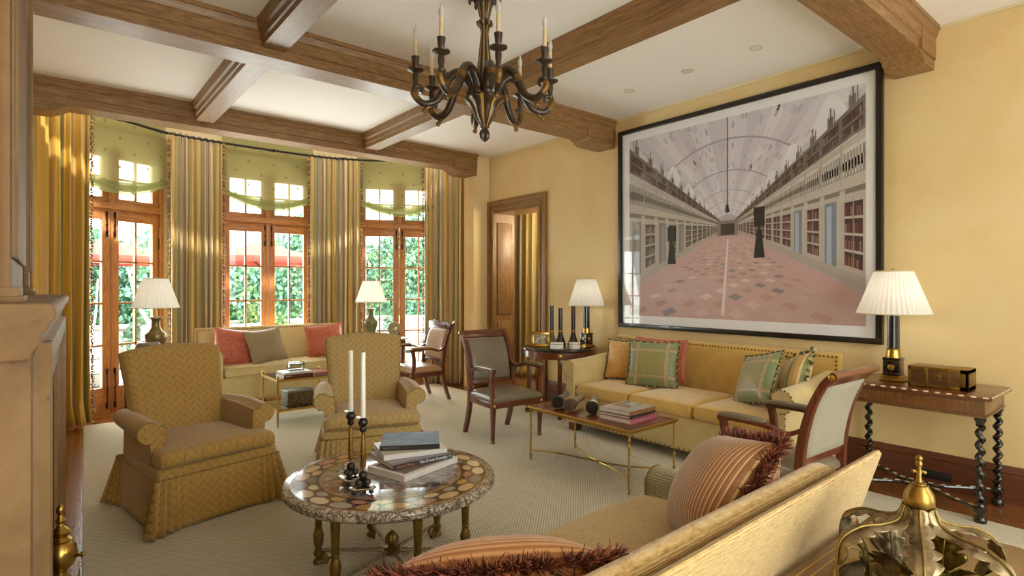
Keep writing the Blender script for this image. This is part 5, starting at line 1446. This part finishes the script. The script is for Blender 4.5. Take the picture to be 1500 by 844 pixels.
for q in range(8):
    a = rad(-39.4+13+45*q); e = Vector((cos(a), sin(a), 0)); Z = Vector((0, 0, 1))
    RR = .455
    p = [(.07, 2.80), (.10, 2.87), (.15, 2.925), (.20, 2.925), (.245, 2.88), (.28, 2.80), (.325, 2.735), (.39, 2.71), (.44, 2.735), (.465, 2.78), (.455, 2.815), (.43, 2.82), (.415, 2.80), (.425, 2.78)]
    rr = [.030, .032, .032, .030, .028, .026, .025, .024, .023, .020, .017, .015, .012, .010]
    b = MB(); b.mat(dkw); b.tube([e*x_+Z*z_ for x_, z_ in p], rr, 10, smooth=5, flat=1.0)
    b.ball(e*.085+Z*2.80, .040, 12, (1, 1, 1)); b.mat(gw); b.ball(e*.40+Z*2.665, .018, 8); b.tube([e*.44+Z*2.735, e*.467+Z*2.775, e*.457+Z*2.805], [.024, .022, .017], 10, smooth=3); b.tube([e*.25+Z*2.872, e*.268+Z*2.833], [.030, .029], 10)
    b.tube([e*.33+Z*2.73, e*.375+Z*2.69, e*.40+Z*2.665], [.016, .014, .010], 8)
    b.mat(gw); b.tube([e*(.29)+Z*2.81, e*(.272)+Z*2.835, e*.285+Z*2.86], [.014, .012, .005], 7)
    arm = b.build('arm', None, r, sharp=60)
    c = e*RR
    b = MB(); b.lathe([(.016, 2.805), (.022, 2.82), (.014, 2.835), (.019, 2.86), (.021, 2.885), (.018, 2.905), (.034, 2.916), (.054, 2.925), (.056, 2.931), (.022, 2.935), (.016, 2.945), (.020, 2.955), (.023, 2.985), (.026, 3.005), (.027, 3.012), (.015, 3.012)], c, 24, flute=8, fd=.06); b.build('candle_cup', M['dkgilt'] if False else dkw, arm)
    b = MB(); b.lathe([(.0125, 3.01), (.0125, 3.125), (.011, 3.13)], c, 16); b.build('candle_sleeve', M['cardwax'], arm)
    b = MB(); b.lathe([(.008, 3.128), (.010, 3.138), (.0165, 3.158), (.0155, 3.178), (.008, 3.20), (.002, 3.222), (1e-4, 3.224)], c, 16); b.build('bulb', bulbm, arm)
# ------------------------------------------------------------------ framed print (generic long gallery)
r = thing('framed_print', 'huge black-framed photograph of a long vaulted gallery on the right wall', 'framed picture', (5.205, 2.99, 2.195))
FW, FH = 2.724, 2.282     # frame size (y, z)
# local: u to the left in y (+y), z up; face looks to -x
b = MB(); w = .048
for y0, y1, z0, z1 in ((-FW/2, FW/2, FH/2-w, FH/2), (-FW/2, FW/2, -FH/2, -FH/2+w), (-FW/2, -FW/2+w, -FH/2+w, FH/2-w), (FW/2-w, FW/2, -FH/2+w, FH/2-w)): b.bx(-.028, .026, y0, y1, z0, z1, .003)
b.build('frame', plain('black_frame', '#19120f', .35, coat=.2), r)
b = MB(); b.bx(.0, .012, -FW/2+w, FW/2-w, -FH/2+w, FH/2-w); b.build('mount', plain('white_mount', '#efecee', .6), r)
U0, U1, V0, V1 = 1.21, -1.235, -1.0, 1.005       # print edges in local y (left..right) and z
b = MB(); cl = b.bm.loops.layers.float_color.new('tone')
LAY = [0]
def poly(pts, c, lay=None):
    """pts in print coordinates u 0..1 (left to right), v 0..1 (bottom to top)"""
    # clip to the unit square
    def clip(P, ax, lim, sgn):
        out = []
        for i in range(len(P)):
            a, q = P[i-1], P[i]; ia, iq = sgn*(a[ax]-lim) >= 0, sgn*(q[ax]-lim) >= 0
            if ia != iq: t = (lim-a[ax])/(q[ax]-a[ax]); out.append((a[0]+(q[0]-a[0])*t, a[1]+(q[1]-a[1])*t))
            if iq: out.append(q)
        return out
    for ax, lim, sg in ((0, 0, 1), (0, 1, -1), (1, 0, 1), (1, 1, -1)):
        if len(pts) < 3: return
        pts = clip(pts, ax, lim, sg)
    if len(pts) < 3: return
    LAY[0] += 1 if lay is None else 0
    x = -.0006-.000008*(LAY[0]+(.5 if lay is not None else 0))
    f = b.f([b.bm.verts.new((x, U0+(U1-U0)*p[0], V0+(V1-V0)*p[1])) for p in pts])
    if f:
        col = hexc(c) if isinstance(c, str) else c
        for l in f.loops: l[cl] = col
def mixc(a, c, t): A, B = hexc(a), hexc(c); return tuple(A[i]*(1-t)+B[i]*t for i in range(4))
VX, VY = .50, .46; rp = random.Random(4)
poly([(0, 0), (1, 0), (1, 1), (0, 1)], '#b9adb4')
# vault: radial bands and ribs
for i in range(26):
    a0, a1 = rad(28+124*i/26), rad(28+124*(i+1)/26)
    s0 = .10
    c = mixc('#c9c0ca', '#e2dce3', .5+.5*sin(i*1.7+.6)*.7)
    poly([(VX+cos(a0)*s0*.6, VY+sin(a0)*s0*.6), (VX+cos(a0)*2, VY+sin(a0)*2), (VX+cos(a1)*2, VY+sin(a1)*2), (VX+cos(a1)*s0*.6, VY+sin(a1)*s0*.6)], c)
for i in range(240):
    a = rad(rp.uniform(35, 145)); d = rp.uniform(.12, .62); L = d*.07; w_ = d*.010
    e_ = (cos(a), sin(a)); n_ = (-e_[1], e_[0]); p = (VX+e_[0]*d, VY+e_[1]*d)
    poly([(p[0]+n_[0]*w_, p[1]+n_[1]*w_), (p[0]+e_[0]*L+n_[0]*w_, p[1]+e_[1]*L+n_[1]*w_), (p[0]+e_[0]*L-n_[0]*w_, p[1]+e_[1]*L-n_[1]*w_), (p[0]-n_[0]*w_, p[1]-n_[1]*w_)], mixc('#b3aab6', '#d8d0d9', rp.random()), 1)
LAY[0] += 1
def arc(rx, ry, th, c, cy=0):
    for i in range(24):
        a0, a1 = PI*i/24, PI*(i+1)/24
        poly([(VX+rx*cos(a0), VY+cy+ry*sin(a0)), (VX+(rx+th)*cos(a0), VY+cy+(ry+th)*sin(a0)), (VX+(rx+th)*cos(a1), VY+cy+(ry+th)*sin(a1)), (VX+rx*cos(a1), VY+cy+ry*sin(a1))], c, 1)
    LAY[0] += 1
for s in (.86, .55, .36, .25, .17, .12): arc(.47*s, .50*s, .010*s, '#aaa1ae', .0)
# side lunettes (white window light)
for s in (1, .66, .46, .33, .24, .18):
    for sg in (-1, 1):
        if sg < 0 and s > .9: continue
        cx, cy = VX+sg*.38*s, VY+.40*s
        P = [(cx+sg*(-.05+.13*t)*s, cy+(.13*sin(PI*t))*s-.06*t*s*0) for t in [i/8 for i in range(9)]]
        poly(P+[(cx+sg*.10*s, cy-.16*s), (cx-sg*.02*s, cy-.10*s)], '#e6e2e6')
# floor
poly([(VX, VY), (2.2, -.66), (-1.2, -.66)], '#c7a59f')
fx = 1.6
for iz in range(60):
    z0 = 1.0+iz*.13; z1 = z0+.13
    for ix in range(-30, 30):
        if (ix+iz) % 2: continue
        x0, x1 = ix*.085, (ix+1)*.085
        def q(x, z): return (VX+x/z*1.0, VY-.62/z*(.74))
        c = rp.choice(['#bd9790', '#d0b5b0', '#b08f8d', '#c9aea9', '#d5c4c1', '#94878f'])
        xm = (x0+x1)/2
        if abs(x1) > .505+.0: 
            if abs(x0) > .505: continue
        zm = (z0+z1)/2
        poly([q(x0, zm), q(xm, z0), q(x1, zm), q(xm, z1)], c, 1)
LAY[0] += 1
poly([(VX-.03, .02), (VX-.015, .02), (VX+.004, VY-.06), (VX-.002, VY-.06)], mixc('#e8dcda', '#c7aca8', .2))
def W(sg, s, v): return (VX+sg*.50*s, VY+v*s)     # point on a side wall: s depth scale, v height at s=1
def wq(sg, s0, s1, v0, v1, c, lay=None): poly([W(sg, s0, v0), W(sg, s1, v0), W(sg, s1, v1), W(sg, s0, v1)], c, lay)
for sg in (-1, 1):
    L_ = '#bdb2a8' if sg > 0 else '#b7afaa'
    wq(sg, .06, 1.02, -.315, .15, L_); wq(sg, .06, 1.02, .15, .30, '#8f877f'); wq(sg, .06, 1.02, .36, .50, '#7c736c')
    # gallery slab, underside, parapet
    wq(sg, .06, 1.02, .13, .185, '#c3b8ad'); wq(sg, .06, 1.02, .105, .13, '#837970'); wq(sg, .06, 1.02, .32, .355, '#bfb5aa')
    S = [1.0]
    while S[-1] > .085: S.append(S[-1]*(.845 if sg > 0 else .83))
    for i in range(len(S)-1):
        a, c = S[i], S[i+1]; d = a-c
        # upper cases with books
        for r_ in range(2):
            v0 = .375+r_*.058
            wq(sg, c+d*.08, a-d*.10, v0, v0+.045, '#4d3c36')
            for j in range(5): 
                f0 = c+d*(.1+.16*j); wq(sg, f0, f0+d*.11, v0, v0+.034, rp.choice(['#6e4b40', '#7d6455', '#59413a', '#8d7a68']), 1)
            LAY[0] += 1
        # balusters
        for j in range(7):
            f0 = c+d*(.08+.125*j); wq(sg, f0, f0+d*.065, .19, .32, '#cfc6bb' if sg > 0 else '#bdb5ae', 1); wq(sg, f0+d*.0, f0+d*.085, .215, .26, '#d6cdc2', 1)
        LAY[0] += 1
        wq(sg, c-d*.02, c+d*.07, .15, .355, '#b5aaa0')
        # urn silhouettes on top
        m0 = c+d*.5; wq(sg, m0-d*.10, m0+d*.12, .50, .545, '#6f6a64'); wq(sg, m0-d*.03, m0+d*.04, .545, .60, '#6f6a64'); wq(sg, m0-d*.16, m0-d*.08, .50, .56, '#847d76'); wq(sg, m0+d*.16, m0+d*.22, .50, .57, '#847d76')
        # lower bay: shelf case or opening
        if i % 2 == (0 if sg > 0 else 1) or i > 4:
            for r_ in range(4):
                v0 = -.235+r_*.078; wq(sg, c+d*.16, a-d*.10, v0, v0+.066, '#4b3330' if sg > 0 else '#4b4038')
                for j in range(6): f0 = c+d*(.18+.115*j); wq(sg, f0, f0+d*.085, v0, v0+.05*rp.uniform(.8, 1), rp.choice(['#71433a', '#7f5a4c', '#5a3530', '#8a6f60']) if sg > 0 else rp.choice(['#6b5a49', '#57694a', '#8a7663']), 1)
                LAY[0] += 1
            wq(sg, c+d*.5, c+d*.54, -.235, .08, '#9d9288')
        else:
            wq(sg, c+d*.2, a-d*.2, -.30, .08, '#7f8794' if sg > 0 else '#857f7c'); wq(sg, c+d*.30, c+d*.55, -.30, .06, '#a9b3c2' if sg > 0 else '#9a948f')
        wq(sg, c+d*.0, c+d*.12, -.31, .12, '#b6aba1'); wq(sg, c-d*.03, c+d*.16, -.31, -.26, '#c4b9ae'); wq(sg, c-d*.04, c+d*.18, .07, .125, '#c4b9ae')
    wq(sg, .06, 1.02, -.315, -.26, '#b1a69c')
# dark stands, hanging lamp, far door
for cx, cy, h_ in ((.235, .285, .20), (.632, .30, .24)):
    poly([(cx-.022, cy), (cx+.022, cy), (cx+.010, cy+h_*.55), (cx-.010, cy+h_*.55)], '#221c1a'); poly([(cx-.022, cy+h_*.62), (cx+.022, cy+h_*.62), (cx+.022, cy+h_), (cx-.022, cy+h_)], '#2a2422')
    poly([(cx-.004, cy+h_*.5), (cx+.004, cy+h_*.5), (cx+.004, cy+h_*.7), (cx-.004, cy+h_*.7)], '#221c1a')
poly([(VX-.045, VY-.045), (VX+.045, VY-.045), (VX+.045, VY+.03), (VX-.045, VY+.03)], '#8a7c74'); poly([(VX-.03, VY-.04), (VX+.03, VY-.04), (VX+.03, VY+.015), (VX-.03, VY+.015)], '#3b3430')
poly([(VX-.0016, VY+.10), (VX+.0016, VY+.10), (VX+.0016, 1), (VX-.0016, 1)], '#5c545c')
poly([(VX-.010, VY+.07), (VX+.010, VY+.07), (VX+.004, VY+.11), (VX-.004, VY+.11)], '#2b2624')
k = NT('gallery_print'); k.set(Roughness=.5)
at_ = k.n('ShaderNodeAttribute'); at_.attribute_name = 'tone'; k.l(at_.outputs['Color'], k.b.inputs['Base Color'])
b.build('print', k.m, r, recalc=False)
b = MB(); b.bx(-.010, -.008, -FW/2+w, FW/2-w, -FH/2+w, FH/2-w); b.build('glazing', M['glazing'], r)

# ------------------------------------------------------------------ outside
b = MB(); b.bx(-9, 16, 8.8, 17.5, -.2, -.05); k = plain('pale_paving', '#c9c4ba', .7, noise=.08, nscale=3); o = struct(b.build('terrace', k))
b = MB(); b.bx(-30, 40, 17.5, 45, -.4, -.1); o = struct(b.build('lawn', plain('lawn_green', '#6d8a4a', .9, noise=.2, nscale=4)))
b = MB(); b.bx(-6, 14, 14.6, 14.95, -.05, .62, .02); b.bx(-6.05, 14.05, 14.55, 15.0, .62, .70, .02)
k = NT('grey_rubble_stone'); br = k.n('ShaderNodeTexVoronoi'); br.inputs['Scale'].default_value = 4; k.l(k.coord('Object'), br.inputs[0]); k.col(k.ramp(k.xyz(br.outputs['Color'])[0], [(0, '#a5a29a'), (1, '#cfcbc2')]))
tag(b.build('garden_wall', k.m), 'low grey stone garden wall beyond the terrace', 'garden wall')
LEAF = [plain('leaf_'+n_, h, .6) for n_, h in (('mid', '#6c9470'), ('deep', '#4a7459'), ('pale', '#8fb07c'), ('blue', '#64907f'), ('lime', '#a4c87a'))]
def tree(label, x, y, clumps, n, sz, pal, trunk=None, tm=None, z0=-.1, name='tree', group='garden trees beyond the terrace'):
    r = thing(name, label, 'tree' if name == 'tree' else 'shrub', (x, y, z0), 0, group)
    rr = random.Random(int(x*31+y*17)); b = MB()
    tot = sum(c[3]*c[4]*c[5] for c in clumps)
    for cx, cy, cz, rx, ry, rz in clumps:
        for q in range(int(n*rx*ry*rz/tot)):
            d = Vector((rr.gauss(0, 1), rr.gauss(0, 1), rr.gauss(0, 1))).normalized()*(rr.random()**.33)
            p = Vector((cx+d.x*rx, cy+d.y*ry, cz+d.z*rz)); s_ = sz*rr.uniform(.6, 1.3)
            R = Euler((rr.uniform(0, 6.3), rr.uniform(0, 6.3), rr.uniform(0, 6.3))).to_matrix(); b.mat(LEAF[pal[rr.randrange(len(pal))]])
            b.f([b.bm.verts.new(p+R@Vector(v)*s_) for v in ((-.5, 0, 0), (-.15, .3, .06), (.5, 0, 0), (-.15, -.3, .06))])
    o = b.build('foliage', None, r, recalc=False); o['kind'] = 'stuff'
    b = MB()
    for path, rad_ in (trunk or [([(0, 0, 0), (0.05, 0, clumps[0][2])], .09)]):
        b.tube(path, [rad_*(1-.6*i/(len(path)-1)) for i in range(len(path))], 7, smooth=3)
    b.build('trunk', tm or plain('bark', '#6d5f50', .9) if not bpy.data.materials.get('bark') else (tm or bpy.data.materials['bark']), r)
    return r
def blob(h, w): return [(0, 0, h*.55, w, w*.7, h*.45), (-w*.5, 0, h*.4, w*.7, w*.6, h*.35), (w*.5, -.3, h*.45, w*.7, w*.6, h*.38), (0, .2, h*.82, w*.6, w*.5, h*.22)]
for i, (x, y, h_, w_, pal, lab) in enumerate((
    (-2.6, 19.0, 3.3, 2.0, (0, 1, 3, 3), 'dark blue-green tree left of the left umbrella'),
    (.8, 20.5, 3.2, 2.0, (0, 1, 3), 'deep green bushy tree behind the left umbrella'),
    (4.2, 21.5, 3.1, 2.0, (0, 3, 2), 'green bushy tree behind the middle umbrella'),
    (7.8, 20.6, 4.4, 1.9, (0, 2, 3, 3), 'tall green tree right of the middle umbrella'),
    (11.2, 19.5, 4.4, 1.9, (0, 2, 3), 'silvery green tree in the right window'),
    (13.6, 16.4, 6.2, 1.9, (2, 4, 0), 'bright lime green tree at the far right of the right window'))):
    tree(lab, x, y, blob(h_, w_), 8500, .20, pal)
for i, (x, y, h_, w_, pal, lab) in enumerate((
    (3.9, 14.0, 1.2, .5, (4, 2, 0), 'leafy planter shrub right of the middle window terrace chair'),
    (7.6, 13.3, 1.35, .8, (0, 1, 3), 'dark rounded shrub before the wall in the right window'),
    (9.8, 13.2, 1.4, .7, (4, 4, 2), 'lime shrub before the wall in the right window'),
    (2.0, 13.7, 1.2, .75, (0, 3, 1), 'low green shrub between the two umbrellas'),
    (-.8, 13.3, 1.6, .9, (1, 3, 0), 'dark low shrub at the left edge of the terrace'))):
    tree(lab, x, y, blob(h_, w_), 1800, .13, pal, z0=-.05, name='garden_shrub', group='shrubs on the terrace')
for i, (x0, x1, h_) in enumerate(((-9, 5, 2.5), (5.2, 26, 3.2))):
    r_ = thing('hedge', ('dark clipped hedge behind the trees in the left and middle windows', 'taller dark hedge behind the trees in the right window')[i], 'hedge', ((x0+x1)/2, 25.5, -.1), 0, 'background hedges')
    b = MB(); b.bx(-(x1-x0)/2, (x1-x0)/2, -.6, .6, 0, h_, .15, 2); b.mat(LEAF[1])
    b.build('clipped_face', plain('hedge_green', '#3d6347', .9, noise=.5, nscale=3, bump=.8) if i == 0 else bpy.data.materials['hedge_green'], r_)
birch = plain('white_bark', '#d8d3cc', .7)
tree('small pale-barked multi-stem tree outside the left window', 1.47, 11.2, [(0, 0, 2.35, .45, .4, .3)], 160, .12, (0, 3), [([(0, 0, 0), (.05, 0, .55), (-.28, 0, 1.2), (-.45, .1, 1.9)], .045), ([(.03, 0, .3), (.18, 0, .9), (.12, .1, 1.5), (.2, 0, 2.1)], .04), ([(.06, 0, .7), (.35, 0, 1.2), (.5, 0, 1.9)], .028), ([(-.1, 0, .85), (-.02, 0, 1.3), (-.1, 0, 1.9)], .02)], birch, z0=-.05, name='tree', group=None)
tree('second small pale-barked tree at the left edge of the left window', .33, 11.3, [(0, 0, 2.3, .4, .4, .3)], 120, .12, (0, 3), [([(0, 0, 0), (.1, 0, .6), (-.15, 0, 1.3), (-.1, .1, 1.9)], .04), ([(.08, 0, .5), (.25, 0, 1.0), (.3, .1, 1.7)], .025)], birch, z0=-.05, name='tree', group=None)
# umbrellas
redm = NT('coral_canvas'); redm.set(Roughness=.8); redm.col('#d97a6c')
tl = redm.n('ShaderNodeBsdfTranslucent'); tl.inputs[0].default_value = hexc('#e2594a'); mx = redm.n('ShaderNodeMixShader'); mx.inputs[0].default_value = .5
redm.l(redm.b.outputs[0], mx.inputs[1]); redm.l(tl.outputs[0], mx.inputs[2]); redm.l(mx.outputs[0], redm.out.inputs[0]); redm = redm.m
for x, y, za, R_, lab in ((.80, 13.1, 2.44, 1.2, 'coral patio umbrella outside the left window'), (3.66, 13.2, 2.52, 1.25, 'coral patio umbrella outside the middle window')):
    r = thing('patio_umbrella', lab, 'umbrella', (x, y, -.05), 0, 'coral umbrellas on the terrace')
    b = MB(); n = 8
    ze = za-.36+.05; zz = za+.05
    V = [b.bm.verts.new((R_*cos(2*PI*(k_+.5)/n), R_*sin(2*PI*(k_+.5)/n), ze)) for k_ in range(n)]; Tv = b.bm.verts.new((0, 0, zz))
    U = [b.bm.verts.new((R_*cos(2*PI*(k_+.5)/n), R_*sin(2*PI*(k_+.5)/n), ze-.13)) for k_ in range(n)]
    for k_ in range(n): b.f([V[k_], V[(k_+1) % n], Tv]); b.f([V[k_], U[k_], U[(k_+1) % n], V[(k_+1) % n]])
    o = b.build('canopy', redm, r, sharp=10); o.modifiers.new('s', 'SOLIDIFY').thickness = .01
    b = MB(); b.tube([(0, 0, .08), (0, 0, zz-.02)], .022, 8); b.build('pole', M['woakZ'], r)
    b = MB()
    for k_ in range(n): a = 2*PI*(k_+.5)/n; b.tube([(0, 0, zz-.03), (R_*.97*cos(a), R_*.97*sin(a), ze-.01)], .009, 5); b.tube([(0, 0, zz-.55), (R_*.5*cos(a), R_*.5*sin(a), (zz+ze)/2-.03)], .008, 5)
    b.build('ribs', M['iron'], r)
    b = MB(); b.lathe([(1e-4, 0), (.28, 0), (.28, .05), (.05, .09), (.05, .12), (1e-4, .12)], n=24); b.build('base', M['iron'], r)
# patio seats
cushw = plain('white_canvas', '#dedbd4', .9)
for i, (x, y, a, w_, lab) in enumerate(((.15, 10.8, 10, 1.3, 'white cushioned patio sofa outside the left window'), (1.55, 12.2, -10, .75, 'white patio chair beyond the left urn lamp'), (2.88, 11.5, 5, 1.3, 'white patio sofa seen above the coral pillow in the middle window'), (4.55, 12.2, 0, .9, 'white patio chair under the flower pot in the middle window'), (7.2, 12.2, -5, 1.4, 'white patio bench in the right window'))):
    r = thing('patio_sofa', lab, 'outdoor sofa', (x, y, -.05), rad(a), 'white terrace seating')
    b = MB(); b.bx(-w_/2, w_/2, -.38, .38, .08, .26, .02); b.bx(-w_/2, -w_/2+.1, -.38, .38, .26, .55, .02); b.bx(w_/2-.1, w_/2, -.38, .38, .26, .55, .02); b.build('frame', plain('grey_wicker', '#8d8880', .8) if i == 0 else bpy.data.materials['grey_wicker'], r)
    b = MB(); b.bx(-w_/2+.11, w_/2-.11, -.38, .30, .262, .42, .05, 3); b.build('seat_cushion', cushw, r)
    b = MB(); b.box((0, .27, .64), (w_-.22, .16, .44), .05, 3, Euler((-.15, 0, 0))); b.build('back_cushion', cushw, r)
r = thing('flower_pot', 'stone pot of white and purple flowers outside the middle window', 'plant pot', (4.85, 13.3, -.05))
b = MB(); b.lathe([(1e-4, 0), (.18, 0), (.2, .05), (.16, .1), (.28, .5), (.30, .55), (.26, .55), (1e-4, .5)], n=24); b.build('pot', M['stone'], r)
b = MB(); rr_ = random.Random(3); pp = [LEAF[4], LEAF[2], plain('white_petal', '#f0eef2', .6), plain('purple_petal', '#8a6fb0', .6), bpy.data.materials['white_petal'] if bpy.data.materials.get('white_petal') else LEAF[0]]
for q in range(700):
    d = Vector((rr_.gauss(0, .2), rr_.gauss(0, .2), abs(rr_.gauss(0, .22)))); b.mat(pp[rr_.randrange(5)]); R = Euler((rr_.uniform(0, 6), rr_.uniform(0, 6), 0)).to_matrix()
    b.f([b.bm.verts.new(Vector((0, 0, .52))+d+R@Vector(v)*.07) for v in ((-.5, 0, 0), (0, .4, 0), (.5, 0, 0), (0, -.4, 0))])
o = b.build('flowers', None, r, recalc=False); o['kind'] = 'stuff'

# ------------------------------------------------------------------ light
wd = bpy.data.worlds.new('World'); SC.world = wd; wd.use_nodes = True
nt = wd.node_tree; bg = nt.nodes['Background']
bg.inputs[0].default_value = hexc('#f1f2f6'); bg.inputs[1].default_value = 8.0
def light(kind, name, loc, energy, color, rot=None, **kw):
    l = bpy.data.lights.new(name, kind); l.energy = energy; l.color = color
    for k_, v in kw.items(): setattr(l, k_, v)
    o = bpy.data.objects.new(name, l); COL.objects.link(o); o.location = loc
    if rot: o.rotation_euler = rot
    return o
light('SUN', 'sun', (6, 4, 10), 7.0, (1, .96, .9), Vector((-.45, .5, -.75)).to_track_quat('-Z', 'Y').to_euler(), angle=rad(2))
# warm fill lamps added outside the two made-up windows behind the camera
light('AREA', 'window_daylight', (1.05, BY-.35, 1.65), 80, (1, .88, .74), (rad(90), 0, 0), shape='RECTANGLE', size=1.7, size_y=2.6)
light('AREA', 'window_daylight', (3.75, BY-.35, 1.65), 22, (1, .88, .74), (rad(90), 0, 0), shape='RECTANGLE', size=1.7, size_y=2.6)
# daylight arriving through each bay window
for (c, a) in (W1, W2, W3):
    d = Vector((-sin(rad(a)), cos(rad(a))))
    light('AREA', 'bay_daylight', (c[0]+d.x*.45, c[1]+d.y*.45, 1.4), 125, (1, .98, .97), (rad(-112), 0, rad(a)), shape='RECTANGLE', size=1.25, size_y=2.3)
for y in (3.66, 2.99, 2.34): light('SPOT', 'downlight', (4.53, y, H-.012), 14, (1, .85, .62), (0, rad(12), 0), spot_size=rad(95), spot_blend=.8, shadow_soft_size=.04)
for nm_, p_, e_ in (('lamp_bulb', (4.86, 1.455, 1.45), 1.2), ('lamp_bulb', (4.95, 4.64, 1.43), .9), ('lamp_bulb', (.84, 6.68, 1.43), .8), ('lamp_bulb', (3.49, 7.36, 1.43), .8)):
    light('POINT', nm_, p_, e_, (1, .92, .80), shadow_soft_size=.05)
light('POINT', 'next_room', (6.3, 6.0, 2.4), 90, (1, .85, .6), shadow_soft_size=.3)  # added unseen lamp, brightens the oak door panel and reveal
# ------------------------------------------------------------------ camera
cam = bpy.data.cameras.new('camera'); co_ = bpy.data.objects.new('camera', cam); COL.objects.link(co_)
cam.sensor_width = 36; cam.lens = 829/1500*36; cam.shift_y = -.001; cam.clip_start = .02; cam.clip_end = 200
co_.location = (0, 0, 1.52); co_.rotation_euler = (rad(90), 0, -math.atan(680/829))
SC.camera = co_
SC.view_settings.view_transform = 'Standard'; SC.view_settings.look = 'None'; SC.view_settings.exposure = 0.17; SC.view_settings.gamma = 1; SC.view_settings.use_curve_mapping = False
